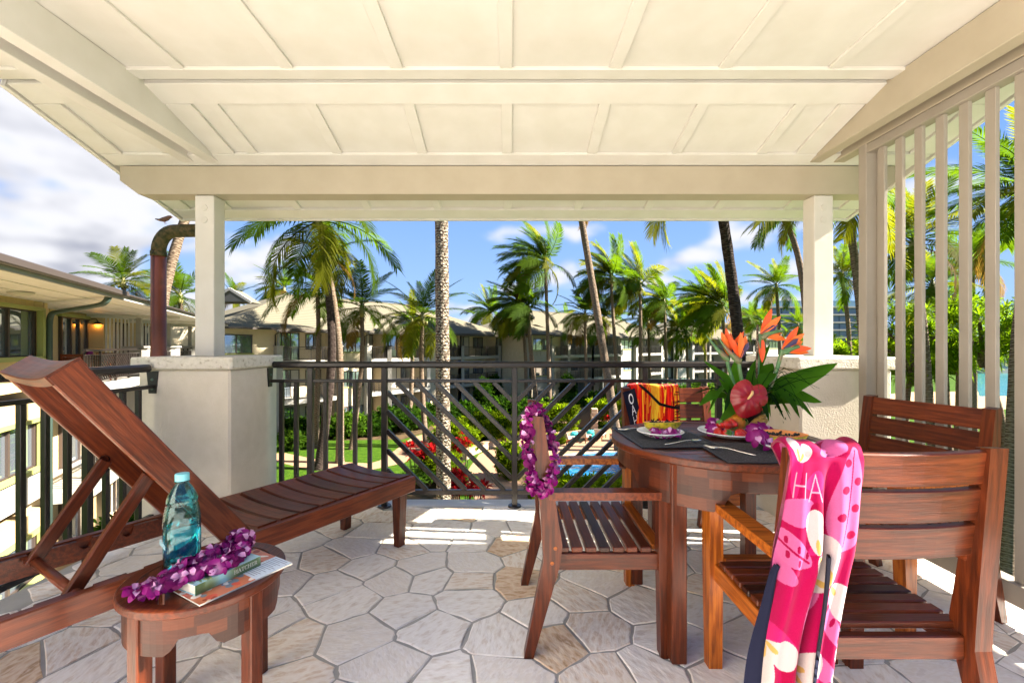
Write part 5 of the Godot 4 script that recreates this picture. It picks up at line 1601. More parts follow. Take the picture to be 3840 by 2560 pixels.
	# climbers on the building columns
	for q in [[1110, 43.5, "last white column of the left wing"], [1305, 51.0, "white column right of the tall shaggy palm"], [1135, 49.5, "corner where the two cream wings meet"]]:
		shrub("creeper", "dark leafy creeper climbing the " + q[2], "plant", G(q[0], q[1]), Vector3(0.8, 1.8, 0.8), "shrub", 420, 1.3, "creepers on the columns")
	# red ti plants
	var TG := "red leaved ti plants"
	ti_plant("tall red ti plant clump left of the thick lichened trunk", W(-4.55, GY, 23.6), 16, 1.9, 0.8, "ti_red", TG)
	ti_plant("red ti plant clump right behind the thick lichened trunk", W(-2.7, GY, 25.4), 9, 2.0, 0.5, "ti_red", TG)
	ti_plant("low red ti plants in front of the thick lichened trunk", W(-1.75, GY, 19.6), 14, 1.0, 0.9, "ti_red", TG)
	ti_plant("low red ti plant just right of the thick trunk's foot", W(-2.5, GY, 20.6), 8, 1.1, 0.5, "ti_red", TG)
	ti_plant("green ti plants under the tall red clump", W(-4.6, GY, 21.9), 16, 0.8, 0.9, "ti_green", TG)
	ti_plant("green ti plants beside the thick lichened trunk", W(-2.6, GY, 22.2), 14, 0.8, 0.8, "ti_green", TG)
	ti_plant("orange red croton on the slope below the slat screen", G(2322, 18.6), 10, 1.2, 0.6, "croton", TG)
	ti_plant("dark red ti plant at the bottom right, below the slat screen", G(2328, 15.6), 12, 1.2, 0.6, "ti_red", TG)
	ti_plant("red ti plant beside the right hand hedge by the gate", W(8.3, GY, 37.8), 6, 1.1, 0.3, "ti_red", TG)
	# low stone wall, stone columns, gate
	var wl := thing("garden_wall", "low curved stone wall edging the pool deck", "wall", W(0, GY, 0))
	var wp := [[-2.75, 27.6], [-2.45, 28.8], [-1.95, 29.9], [-1.3, 31.0], [-0.4, 32.0], [0.5, 33.1]]
	for i in wp.size() - 1:
		var a: Array = wp[i]
		var b: Array = wp[i + 1]
		for row in 3:
			for c in 3:
				var p := W(lerpf(a[0], b[0], c / 3.0), 0.08 + 0.15 * row, lerpf(a[1], b[1], c / 3.0))
				var q := W(lerpf(a[0], b[0], (c + 0.96) / 3.0), 0.08 + 0.15 * row, lerpf(a[1], b[1], (c + 0.96) / 3.0))
				bar(wl, "stone", p, q, R(0.26, 0.32), 0.144, M.stone_wall, 0.012)
		bar(wl, "coping", W(a[0], 0.50, a[1]), W(b[0], 0.50, b[1]), 0.4, 0.08, M.sand, 0.01)
	k = 0
	for x in [5.2, 7.0]:
		var sc := thing("stone_column", "short rough stone column left of the dark gate" if k == 0 else "short rough stone column right of the dark gate", "column", W(x, GY, 37.9), 0.0, "stone columns at the pool gate")
		k += 1
		for row in 8:
			bx(sc, "stone", Vector3(R(-0.02, 0.02), 0.11 + row * 0.215, 0), Vector3(0.55 + R(-0.04, 0.04), 0.205, 0.5), M.stone_wall, 0.03, Basis(Vector3.UP, R(-0.1, 0.1)))
	var gt := thing("gate", "dark metal gate between two stone columns by the pool", "gate", W(6.1, GY, 37.95))
	bx(gt, "panel", Vector3(0, 0.9, 0), Vector3(1.15, 1.6, 0.05), M.iron, 0.01)
	bx(gt, "frame", Vector3(0, 1.74, 0), Vector3(1.25, 0.07, 0.07), M.iron, 0.01)
	# pool loungers
	mat("sling", lin(0.42, 0.37, 0.31), 0.8)
	mat("turquoise_towel", lin(0.03, 0.42, 0.42), 0.9)
	var pl := thing("pool_lounger", "tan pool lounger with raised back, leftmost of the three", "sun lounger", W(4.0, GY + 0.01, 32.4), 2.6, "pool loungers")
	bx(pl, "bed", Vector3(0, 0.34, 0.35), Vector3(0.62, 0.06, 1.25), M.sling, 0.015)
	bar(pl, "backrest", Vector3(0, 0.34, -0.27), Vector3(0, 0.86, -0.62), 0.62, 0.06, M.sling, 0.015)
	for x in [-0.3, 0.3]:
		bar(pl, "side_rail", Vector3(x, 0.30, -0.75), Vector3(x, 0.30, 0.98), 0.05, 0.07, M.teak, 0.006)
		for z in [-0.65, 0.85]: bx(pl, "leg", Vector3(x, 0.14, z), Vector3(0.06, 0.28, 0.06), M.teak_y, 0.005)
	dup(pl, W(5.35, GY + 0.01, 33.0), 2.7, "tan pool lounger with raised back, middle of the three")
	dup(pl, W(6.6, GY + 0.01, 33.6), 2.75, "tan pool lounger with raised back, nearest the small table")
	k = 0
	for q in [[4.7, 33.3], [6.0, 33.9]]:
		var tw := thing("towel", "turquoise towel bundle between the first two pool loungers" if k == 0 else "turquoise towel bundle between the last two pool loungers", "towel", W(q[0], GY + 0.01, q[1]), 0.4, "turquoise towels by the pool")
		k += 1
		put(tw, "cloth", blob(Vector3(0.34, 0.16, 0.26), 7, 0.5), M.turquoise_towel, Transform3D(Basis(), Vector3(0, 0.48, 0)))
		bx(tw, "basket", Vector3(0, 0.18, 0), Vector3(0.5, 0.36, 0.4), M.turquoise_towel, 0.04)
	var tb := thing("pool_table", "small teak table at the right end of the pool loungers", "table", W(7.6, GY + 0.01, 33.2))
	bx(tb, "top", Vector3(0, 0.42, 0), Vector3(0.6, 0.05, 0.6), M.teak_x, 0.006)
	for x in [-0.25, 0.25]:
		for z in [-0.25, 0.25]: bx(tb, "leg", Vector3(x, 0.2, z), Vector3(0.06, 0.4, 0.06), M.teak_y, 0.005)
	# a guest on the lawn by the far building
	mat("skin", lin(0.45, 0.25, 0.16), 0.7)
	mat("blue_shorts", lin(0.04, 0.12, 0.3), 0.9)
	mat("hair", lin(0.03, 0.02, 0.015), 0.8)
	var pe := thing("person", "person in blue shorts standing on the lawn by the far building", "person", W(11.1, GY, 55.0), 0.5)
	st = ST(true)
	add_tube(st, [Vector3(0, 0.86, 0), Vector3(0, 1.0, 0), Vector3(0, 1.2, 0.01), Vector3(0, 1.38, 0), Vector3(0, 1.46, 0), Vector3(0, 1.53, 0), Vector3(0, 1.60, 0.01), Vector3(0, 1.68, 0.015), Vector3(0, 1.75, 0.01), Vector3(0, 1.79, 0.01)], [0.12, 0.15, 0.14, 0.18, 0.12, 0.055, 0.075, 0.095, 0.085, 0.02], 12, true, 0.72)
	for s: float in [-1.0, 1.0]:
		add_tube(st, [Vector3(0.09 * s, 0.92, 0), Vector3(0.10 * s, 0.5, 0.02), Vector3(0.10 * s, 0.3, 0.0), Vector3(0.10 * s, 0.06, -0.01), Vector3(0.10 * s, 0.03, 0.10)], [0.085, 0.06, 0.055, 0.04, 0.035], 8)
		add_tube(st, [Vector3(0.17 * s, 1.40, 0), Vector3(0.24 * s, 1.15, 0), Vector3(0.22 * s, 0.92, 0.08), Vector3(0.20 * s, 0.84, 0.10)], [0.055, 0.042, 0.034, 0.03], 8)
	put(pe, "body", done(st), M.skin)
	st = ST(true)
	add_tube(st, [Vector3(0, 1.02, 0), Vector3(0, 0.88, 0)], [0.165, 0.17], 12, true, 0.75)
	for s: float in [-1.0, 1.0]: add_tube(st, [Vector3(0.09 * s, 0.92, 0), Vector3(0.105 * s, 0.52, 0.02)], [0.10, 0.095], 8)
	put(pe, "shorts", done(st), M.blue_shorts)
	put(pe, "hair", blob(Vector3(0.10, 0.07, 0.10), 4, 0.1, 8, 10), M.hair, Transform3D(Basis(), Vector3(0, 1.76, -0.005)))
	# hala (screw pine) trees on the right
	var q := 0
	for h in [[1958, 26.0, 0.6, 1.8, 1.8, "bushy hala tree behind the right post, left of the slat screen"], [2085, 22.0, 1.3, 2.4, 2.4, "large bushy hala tree filling the view through the first slats"], [2190, 25.0, 1.7, 2.8, 2.4, "bushy hala tree behind the middle slats of the screen"], [2290, 21.0, 1.8, 1.9, 2.0, "bushy hala tree at the right end of the slat screen"], [2420, 19.0, 1.6, 1.9, 2.2, "bushy hala tree mostly outside the right edge of the frame"]]:
		hala(h[5], G(h[0], h[1]), h[2] - GY, h[3], h[4])
		q += 1

func hala(label: String, at: Vector3, h: float, rx: float, ry: float) -> void:
	var o := thing("hala_tree", label, "tree", at, 0.0, "hala trees beside the balcony")
	var top := Vector3(R(-0.4, 0.4), h, R(-0.4, 0.4))
	put(o, "trunk", tube(spline([Vector3(0, -0.2, 0), Vector3(R(-0.3, 0.3), h * 0.4, R(-0.3, 0.3)), Vector3(top.x, h - ry * 0.5, top.z)], 8), [0.20, 0.17, 0.15, 0.14, 0.13, 0.12, 0.11, 0.10, 0.09], 8), M.bark)
	for k in 7:
		var a := TAU * k / 7 + R(-0.3, 0.3)
		var e := top + Vector3(cos(a) * rx * 0.7, R(-0.4, 0.8) * ry * 0.6, sin(a) * rx * 0.7)
		put(o, "limb", tube(spline([Vector3(top.x, h - ry * R(0.5, 0.9), top.z), (top + e) * 0.5 - Vector3(0, 0.3, 0), e], 6), [0.09, 0.08, 0.07, 0.06, 0.055, 0.05, 0.04], 6), M.bark)
	foliage(o, "foliage", sword_rosette("hala_rosette", 26, 0.95, 0.040, -0.1), M.hala, int(95 * rx * ry / 5.0), top, Vector3(rx, ry, rx) * 0.85, 0.6, 0.95)

# ---------------------------------------------------------------- resort buildings
func rail_mesh(w: float) -> Mesh:
	var key := "rail%.2f" % w
	if cache.has(key): return cache[key]
	var st := ST()
	add_box(st, Vector3(w / 2, 1.02, 0), Vector3(w, 0.07, 0.07))
	add_box(st, Vector3(w / 2, 0.88, 0), Vector3(w, 0.03, 0.03))
	add_box(st, Vector3(w / 2, 0.11, 0), Vector3(w, 0.04, 0.04))
	var n := int(w / 0.13)
	var c := w * 0.5
	var half := minf(0.95, w * 0.28)
	for k in n + 1:
		var x := w * k / n
		if absf(x - c) > half + 0.02: add_box(st, Vector3(x, 0.5, 0), Vector3(0.028, 0.76, 0.028))
	for s: float in [-1.0, 0.0, 1.0]: add_box(st, Vector3(c + half * s, 0.5, 0), Vector3(0.045, 1.0, 0.045))
	for s: float in [-1.0, 1.0]:
		for k in range(-5, 7):
			var y0 := 0.97 + 0.14 * k
			var x0 := 0.0
			var x1 := half
			var y1 := y0 - half
			if y0 > 0.88:
				x0 = y0 - 0.88
				y0 = 0.88
			if y1 < 0.12:
				x1 -= 0.12 - y1
				y1 = 0.12
			if x1 - x0 > 0.05: add_bar(st, Vector3(c + s * (half - x0), y0, 0), Vector3(c + s * (half - x1), y1, 0), 0.026, 0.026)
	cache[key] = done(st)
	return cache[key]

func window(o: Node3D, called: String, c: Vector3, w: float, h: float, lights: int, curtain := false) -> void:
	var st := ST()
	add_box(st, Vector3(0, h / 2, 0), Vector3(w + 0.1, 0.06, 0.09))
	add_box(st, Vector3(0, -h / 2, 0), Vector3(w + 0.1, 0.06, 0.09))
	for k in lights + 1: add_box(st, Vector3(w * (float(k) / lights - 0.5), 0, 0.001), Vector3(0.06, h, 0.088))
	var f := put(o, called, done(st), M.dark_frame, Transform3D(Basis(), c))
	for k in lights:
		bx(f, "pane", Vector3(w * ((k + 0.5) / lights - 0.5), 0, -0.01), Vector3(w / lights - 0.06, h - 0.06, 0.02), M.window_glass if not curtain or k % 2 else M.curtain)

# a wing: facade along local x (viewer's left to right), front toward +z, our floor level at y 0
func wing(called: String, label: String, p0: Array, p1: Array, bays: Array, deep: float, opt: Dictionary) -> Node3D:
	var a := W(p0[0], 0, p0[1])
	var b := W(p1[0], 0, p1[1])
	var u := (b - a).normalized()
	var L := a.distance_to(b)
	var o := thing(called, label, "building", a, atan2(-u.z, u.x), "three storey resort wings")
	var lv := [0.0, -2.9, -5.8]
	var wall: Material = M[opt.get("wall", "wall_tan")]
	for B in bays:
		var t: String = B[0]
		var x0: float = B[1]
		var x1: float = B[2]
		var w := x1 - x0
		var xm := (x0 + x1) * 0.5
		for k in 3:
			var y: float = lv[k]
			if t == "bal":
				bx(o, "balcony_slab", Vector3(xm, y - 0.16, -0.95), Vector3(w, 0.32, 2.1), M.wall_white)
				bx(o, "back_wall", Vector3(xm, y + 1.29, -2.06), Vector3(w, 2.58, 0.12), wall)
				if k < 2 or true: put(o, "railing", rail_mesh(snappedf(w - 0.5, 0.1)), M.iron, Transform3D(Basis(), Vector3(xm - snappedf(w - 0.5, 0.1) / 2, y + 0.0, 0.02)))
				if w > 3.0:
					window(o, "sliding_door", Vector3(x0 + w * 0.30, y + 1.08, -1.97), w * 0.42, 2.1, 3, (k + int(x0)) % 2 == 0)
					window(o, "window", Vector3(x0 + w * 0.76, y + 1.45, -1.97), w * 0.26, 1.2, 2)
				else:
					window(o, "sliding_door", Vector3(xm, y + 1.08, -1.97), w * 0.7, 2.1, 2)
				for s: float in [x0 + 0.06, x1 - 0.06]: bx(o, "side_wall", Vector3(s, y + 1.29, -1.25), Vector3(0.10, 2.58, 1.5), wall)
			else:
				bx(o, "wall_panel", Vector3(xm, y + 1.28 - 0.16, -0.55), Vector3(w, 2.90, 0.25), wall)
				if t == "win" or t == "winw":
					var ww := minf(w - 0.5, 3.0)
					window(o, "window", Vector3(xm, y + 1.25, -0.41), ww, 1.25, 3 if ww > 1.6 else 2)
					bx(o, "window_trim", Vector3(xm, y + 0.57, -0.40), Vector3(ww + 0.3, 0.10, 0.08), M.olive_trim)
				# battens on the siding
				for i in int(w / 0.6):
					bx(o, "batten", Vector3(x0 + 0.3 + i * 0.6, y + 0.24, -0.415), Vector3(0.05, 0.5, 0.03), wall)
		if t == "bal":
			for s: float in [x0, x1]:
				bx(o, "column", Vector3(s, -2.37, -0.12), Vector3(0.46, 6.9, 0.5), M.wall_white, 0.01)
				bx(o, "column_cap", Vector3(s, 1.10, -0.12), Vector3(0.54, 0.08, 0.58), M.wall_white, 0.01)
				bx(o, "post", Vector3(s, 1.74, -0.12), Vector3(0.15, 1.22, 0.15), M.wall_white)
			# small porch roof that sticks out over the balcony
			var st := ST()
			add_bar(st, Vector3(xm, 2.66, -0.5), Vector3(xm, 2.24, 0.85), w + 0.9, 0.10)
			put(o, "porch_roof", done(st), M.shingle)
			bx(o, "porch_fascia", Vector3(xm, 2.19, 0.86), Vector3(w + 0.92, 0.13, 0.05), M.gutter)
			bx(o, "porch_soffit", Vector3(xm, 2.33, -0.6), Vector3(w + 0.5, 0.06, 2.6), M.cream_paint)
			for s: float in [x0 - 0.46, x1 + 0.46]:
				bar(o, "rake_board", Vector3(s, 2.60, -0.48), Vector3(s, 2.18, 0.86), 0.05, 0.18, M.wall_white)
		else:
			var dx: float = x1 - 0.1
			put(o, "downpipe", tube([Vector3(dx, 2.25, 0.45), Vector3(dx, 2.15, 0.40), Vector3(dx, 1.95, -0.36), Vector3(dx, -5.8, -0.36)], [0.05, 0.05, 0.05, 0.05], 8), M.gutter)
	# core and main roof
	bx(o, "core", Vector3(L / 2, -1.75, -deep - 2.2), Vector3(L - 0.1, 8.1, deep * 2.0 - 0.2), wall)
	var hip0: bool = opt.get("hip0", true)
	var hip1: bool = opt.get("hip1", true)
	var ov := 0.65
	var ey := 2.36
	var rise: float = opt.get("rise", 3.1)
	var D := deep + 0.9
	var xl := -ov
	var xr := L + ov
	var e := [Vector3(xl, ey, ov), Vector3(xr, ey, ov), Vector3(xr, ey, -2 * D - ov), Vector3(xl, ey, -2 * D - ov)]
	var r0 := Vector3((D if hip0 else xl), ey + rise, -D)
	var r1 := Vector3((L - D if hip1 else xr), ey + rise, -D)
	var rs := ST()
	poly(rs, [e[0], e[1], r1, r0], Vector3(0, 1, 1))
	poly(rs, [e[2], e[3], r0, r1], Vector3(0, 1, -1))
	poly(rs, [e[0], r0, e[3]], Vector3(-1, 0.5, 0))
	poly(rs, [e[1], r1, e[2]], Vector3(1, 0.5, 0))
	poly(rs, [e[0], e[1], e[2], e[3]], Vector3.DOWN)
	var rf := put(o, "roof", done(rs), M.shingle)
	# shingle courses: thin laps across the front slope
	var lap := ST()
	var nc := 22
	for k in range(1, nc):
		var t := float(k) / nc
		var pa: Vector3 = (e[0] as Vector3).lerp(r0, t)
		var pb: Vector3 = (e[1] as Vector3).lerp(r1, t)
		add_bar(lap, pa + Vector3(0.05, 0.012, 0), pb + Vector3(-0.05, 0.012, 0), 0.07, 0.03)
	put(rf, "shingle_courses", done(lap), M.shingle)
	bx(rf, "gutter", Vector3(L / 2, ey - 0.03, ov + 0.06), Vector3(xr - xl, 0.14, 0.12), M.gutter)
	bar(rf, "ridge_cap", r0 + Vector3.UP * 0.02, r1 + Vector3.UP * 0.02, 0.3, 0.06, M.shingle)
	for g in opt.get("gables", []):
		var gx: float = g[0]
		var gz: float = g[1]
		var gy: float = g[2]
		put(rf, "gable", prism(PackedVector2Array([Vector2(-1.5, 0), Vector2(1.5, 0), Vector2(0, 0.95)]), -1.6, 0.0), M.shingle, Transform3D(Basis(Vector3.UP, g[3]), Vector3(gx, gy, gz)))
		for s: float in [-1.0, 1.0]:
			var bb := Basis(Vector3.UP, g[3])
			bar(rf, "gable_trim", Vector3(gx, gy, gz) + bb * Vector3(1.6 * s, -0.02, 0.05), Vector3(gx, gy, gz) + bb * Vector3(0.0, 0.99, 0.05), 0.14, 0.2, M.wall_white)
		put(rf, "gable_vent", prism(PackedVector2Array([Vector2(-0.9, 0.06), Vector2(0.9, 0.06), Vector2(0, 0.62)]), 0.0, 0.04), M.wall_shade, Transform3D(Basis(Vector3.UP, g[3]), Vector3(gx, gy, gz)))
	return o

func build_buildings() -> void:
	wing("resort_wing", "long cream resort wing with pale roof behind the palms at left of centre", [-18.9, 30.35], [-1.0, 53.0],
		[["win", -3.0, 3.4], ["bal", 3.4, 8.2], ["win", 8.2, 10.9], ["bal", 10.9, 13.0], ["bal", 13.0, 17.6], ["wall", 17.6, 19.9], ["bal", 19.9, 22.3], ["bal", 22.3, 28.4]], 6.0, {"wall": "wall_tan", "hip0": true, "hip1": true, "rise": 3.3, "gables": [[1.6, -3.9, 4.4, -0.9]]})
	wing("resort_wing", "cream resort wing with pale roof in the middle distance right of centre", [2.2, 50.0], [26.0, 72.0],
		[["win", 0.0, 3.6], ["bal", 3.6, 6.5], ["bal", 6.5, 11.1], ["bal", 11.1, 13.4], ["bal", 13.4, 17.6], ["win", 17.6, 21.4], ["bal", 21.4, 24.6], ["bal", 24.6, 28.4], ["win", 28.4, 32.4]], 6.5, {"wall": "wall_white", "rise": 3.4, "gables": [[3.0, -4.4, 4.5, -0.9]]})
	wing("resort_wing", "short shaded end wall joining the two cream wings", [-1.2, 52.6], [2.2, 50.0], [["wall", 0.0, 4.2]], 2.2, {"wall": "wall_tan", "rise": 1.2})
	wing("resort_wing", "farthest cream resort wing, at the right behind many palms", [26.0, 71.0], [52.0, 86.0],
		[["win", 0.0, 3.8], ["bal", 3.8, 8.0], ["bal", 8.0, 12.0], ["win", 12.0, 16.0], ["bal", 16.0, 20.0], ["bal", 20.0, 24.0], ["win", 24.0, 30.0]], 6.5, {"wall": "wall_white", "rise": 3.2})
	left_wing()
	# hotel far away on the right
	var h := thing("hotel_block", "pale hotel with blue glass bands, far away beside the right post", "building", W(92, GY, 165))
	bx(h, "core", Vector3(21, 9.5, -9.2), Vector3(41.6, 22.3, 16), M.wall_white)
	for k in 8:
		bx(h, "floor_slab", Vector3(21, 1.5 + 2.75 * k, 0.0), Vector3(42, 0.55, 3.0), M.wall_white)
		for i in 12:
			bx(h, "glass_bay", Vector3(1.75 + 3.5 * i, 2.9 + 2.75 * k, -1.0), Vector3(3.25, 2.2, 0.3), M.glass_blue)
	# lower white buildings behind the trees on the right
	for q in [[150, 130, 26, 9.0, "low white building behind the hala trees at the right"], [118, 118, 16, 5.0, "small dark roofed pavilion behind the right post"]]:
		var p := thing("beach_house", q[4], "building", W(q[0], GY, q[1]))
		bx(p, "wall", Vector3(0, q[3] * 0.5, 0), Vector3(q[2], q[3], 10), M.wall_white)
		bx(p, "roof", Vector3(0, q[3] + 0.35, 0), Vector3(q[2] + 1.6, 0.7, 11.6), M.gutter, 0.2)
		for i in 5: window(p, "window", Vector3((i - 2) * q[2] / 5.5, q[3] * 0.55, 5.02), q[2] / 9.0, q[3] * 0.4, 2)

func left_wing() -> void:
	# the neighbouring wing, close at the left: local x from near to far
	var a := W(-9.42, 0, 7.02)
	var b := W(-14.22, 0, 17.62)
	var u := (b - a).normalized()
	var o := thing("neighbouring_wing", "cream wing of the same resort close by on the left, lamp lit on its balcony", "building", a, atan2(-u.z, u.x))
	o.scale = Vector3(1.3, 1.0, 1.3)
	var tile := tri(mat("block_wall", lin(0.58, 0.43, 0.215), 0.85, 0.3), Vector3.ONE * 0.6, M.wall_white.albedo_texture)
	for k in 3:
		var y := -2.9 * k
		# wall with a wide window, near end
		bx(o, "wall", Vector3(1.55, y + 0.41, -0.72), Vector3(6.3, 0.82, 0.3), M.wall_yellow if k == 0 else M.wall_white)
		bx(o, "wall", Vector3(1.55, y + 2.34, -0.72), Vector3(6.3, 0.52, 0.3), M.wall_yellow)
		bx(o, "wall", Vector3(4.62, y + 1.45, -0.72), Vector3(0.16, 1.28, 0.3), M.wall_yellow)
		if k == 0:      # blocks of the wall above and below the window, each with its own edges
			for r in 4:
				for i in 12: bx(o, "wall_block", Vector3(1.0 + 0.315 * i + (0.157 if r % 2 else 0.0), [2.24, 0.68, 0.13, 0.40][r], -0.565), Vector3(0.305, 0.17 if r < 1 else 0.25, 0.024), tile, 0.006)
		window(o, "window", Vector3(2.70, y + 1.47, -0.66), 3.6, 1.20, 4)
		bx(o, "window_trim", Vector3(2.70, y + 0.82, -0.54), Vector3(3.8, 0.11, 0.1), M.olive_trim)
		bx(o, "window_trim", Vector3(2.70, y + 2.11, -0.54), Vector3(3.8, 0.09, 0.1), M.olive_trim)
		bx(o, "window_trim", Vector3(4.55, y + 1.47, -0.54), Vector3(0.1, 1.24, 0.1), M.olive_trim)
		bx(o, "balcony_slab", Vector3(6.85, y - 0.15, -0.7), Vector3(4.1, 0.30, 1.6), M.wall_white)
		bx(o, "balcony_slab", Vector3(10.55, y - 0.15, -0.7), Vector3(3.3, 0.30, 1.6), M.wall_white)
		bx(o, "balcony_slab", Vector3(13.9, y - 0.15, -0.7), Vector3(3.3, 0.30, 1.6), M.wall_white)
		bx(o, "back_wall", Vector3(10.0, y + 1.3, -1.36), Vector3(11.0, 2.6, 0.15), M.wall_yellow)
		bx(o, "side_wall", Vector3(4.78, y + 1.3, -0.92), Vector3(0.14, 2.6, 0.72), M.wall_yellow)
		for i in 4: bx(o, "wall_block", Vector3(6.95 + 0.31 * i, 2.25 - 2.9 * k, -1.275), Vector3(0.30, 0.14, 0.02), tile, 0.005)
		window(o, "sliding_door", Vector3(8.02, y + 1.06, -1.26), 1.5, 2.1, 3)
		bx(o, "door_trim", Vector3(8.02, y + 2.17, -1.24), Vector3(1.75, 0.1, 0.1), M.olive_trim)
		for d in [11.6, 14.6]: window(o, "sliding_door", Vector3(d, y + 1.06, -1.26), 1.5, 2.1, 2)
		for x in [8.92, 12.2]:
			for i in 8: bx(o, "slat", Vector3(x, y + 1.62, -0.86 + 0.088 * i), Vector3(0.03, 1.9, 0.04), M.cream_paint)
			bx(o, "slat_rail", Vector3(x, y + 2.57, -0.55), Vector3(0.08, 0.09, 0.8), M.cream_paint)
			bx(o, "partition", Vector3(x, y + 1.3, -1.1), Vector3(0.10, 2.6, 0.4), M.wall_yellow)
		put(o, "railing", rail_mesh(3.6), M.iron, Transform3D(Basis(), Vector3(4.95, y, 0.0)))
		put(o, "railing", rail_mesh(2.7), M.iron, Transform3D(Basis(), Vector3(9.22, y, 0.0)))
		put(o, "railing", rail_mesh(2.7), M.iron, Transform3D(Basis(), Vector3(12.5, y, 0.0)))
	for x in [8.92, 12.2, 15.5]:
		bx(o, "column", Vector3(x, -2.37, -0.1), Vector3(0.56, 6.85, 0.56), M.wall_white, 0.012)
		bx(o, "column_cap", Vector3(x, 1.09, -0.1), Vector3(0.64, 0.08, 0.64), M.wall_white, 0.01)
		bx(o, "post", Vector3(x, 1.67, -0.1), Vector3(0.12, 1.10, 0.12), M.wall_white)
	bx(o, "column", Vector3(0.6, -2.62, 0.05), Vector3(0.56, 6.5, 0.56), M.wall_white, 0.012)
	put(o, "downpipe", tube(spline([Vector3(2.75, 2.36, 1.10), Vector3(2.75, 2.20, 1.05), Vector3(2.95, 2.12, 0.85), Vector3(4.2, 2.04, -0.15), Vector3(4.62, 1.97, -0.42), Vector3(4.68, 1.7, -0.47)], 20) + [Vector3(4.68, -5.8, -0.47)], range(22).map(func(_i): return 0.055), 10), M.copper_green)
	# eave: soffit boards, rafter-tail beams, roof and gutter
	for i in 11:
		bx(o, "soffit_board", Vector3(6.2, 2.33 + 0.012 * (i % 2), 1.02 - 0.27 * i), Vector3(20.4, 0.03, 0.262), M.cream_paint, 0.003)
	for x in [8.92, 12.2, 15.5]: bx(o, "eave_beam", Vector3(x, 2.26, -0.2), Vector3(0.12, 0.14, 2.2), M.cream_paint)
	var rs := ST()
	poly(rs, [Vector3(-4.2, 2.40, 1.15), Vector3(16.6, 2.40, 1.15), Vector3(16.6, 4.1, -6.5), Vector3(-4.2, 4.1, -6.5)], Vector3(0, 1, 0.4))
	poly(rs, [Vector3(-4.2, 2.40, -14), Vector3(16.6, 2.40, -14), Vector3(16.6, 4.1, -6.5), Vector3(-4.2, 4.1, -6.5)], Vector3(0, 1, -0.4))
	poly(rs, [Vector3(-4.2, 2.40, 1.15), Vector3(16.6, 2.40, 1.15), Vector3(16.6, 2.40, -14), Vector3(-4.2, 2.40, -14)], Vector3.DOWN)
	poly(rs, [Vector3(16.6, 2.40, 1.15), Vector3(16.6, 4.1, -6.5), Vector3(16.6, 2.40, -14)], Vector3.RIGHT)
	var rf := put(o, "roof", done(rs), M.shingle)
	bx(rf, "gutter", Vector3(-0.45, 2.45, 1.20), Vector3(7.4, 0.14, 0.13), M.gutter, 0.02)
	bx(rf, "gutter", Vector3(9.9, 2.44, 1.19), Vector3(13.3, 0.05, 0.10), M.gutter, 0.015)
	bx(rf, "fascia", Vector3(6.2, 2.36, 1.14), Vector3(20.8, 0.11, 0.04), M.wall_white, 0.004)
	bx(o, "core", Vector3(6.3, -1.7, -5.6), Vector3(19.6, 8.2, 8.2), M.wall_tan)
	# ceiling lamp and the lit wall lamp
	put(o, "ceiling_lamp", lathe([Vector2(0, -0.09), Vector2(0.10, -0.075), Vector2(0.16, -0.03), Vector2(0.17, 0.0)], 18), M.curtain, Transform3D(Basis(), Vector3(2.4, 2.31, 0.05)))
	var lamp := put(o, "wall_lamp", lathe([Vector2(0.012, 0.12), Vector2(0.02, 0.09), Vector2(0.05, 0.075), Vector2(0.11, 0.0), Vector2(0.115, -0.01), Vector2(0.10, -0.005), Vector2(0.04, 0.06), Vector2(0.0, 0.07)], 18), M.gutter, Transform3D(Basis(), Vector3(8.86, 1.95, -1.03)))
	put(lamp, "bracket", tube(spline([Vector3(0, 0.1, 0), Vector3(0, 0.2, -0.05), Vector3(0, 0.16, -0.18), Vector3(0, 0.05, -0.23)], 8), range(9).map(func(_i): return 0.012), 6), M.gutter)
	var glow := mat("lamp_glow", Color(1, 0.75, 0.4), 0.5)
	glow.emission_enabled = true
	glow.emission = Color(1.0, 0.62, 0.22)
	glow.emission_energy_multiplier = 0.9
	put(lamp, "bulb", blob(Vector3(0.05, 0.06, 0.05), 3, 0.0, 8, 12), glow, Transform3D(Basis(), Vector3(0, -0.03, 0)))
	var om := OmniLight3D.new()
	om.name = "lamp_light"
	om.light_color = Color(1.0, 0.66, 0.28)
	om.light_energy = 0.05
	om.light_size = 0.05
	om.omni_range = 12.0
	om.omni_attenuation = 2.0
	om.shadow_enabled = true
	lamp.add_child(om)
	om.position = Vector3(0, -0.03, 0)
	# furniture on that balcony
	var at := o.transform
	var t := thing("bistro_table", "teak table with a purple flower on the neighbouring balcony", "table", at * Vector3(7.1, 0.0, -0.62))
	put(t, "top", lathe([Vector2(0, 0.74), Vector2(0.42, 0.74), Vector2(0.43, 0.70), Vector2(0, 0.70)], 24, false), M.teak)
	for k in 4: bx(t, "leg", Vector3(cos(k * PI / 2) * 0.3, 0.35, sin(k * PI / 2) * 0.3), Vector3(0.05, 0.70, 0.05), M.teak_y)
	put(t, "flower", blob(Vector3(0.10, 0.10, 0.10), 3, 0.8, 7, 9), M.orchid, Transform3D(Basis(), Vector3(0, 0.88, 0)))
	var src: Node3D = get_node("armchair")
	dup(src, at * Vector3(6.3, 0.0, -0.62), o.rotation.y + PI / 2, "teak chair at the left of the table on the neighbouring balcony", "chairs on the neighbouring balcony")
	dup(src, at * Vector3(7.15, 0.0, -0.36), o.rotation.y + PI, "teak chair with its back to the rail on the neighbouring balcony", "chairs on the neighbouring balcony")
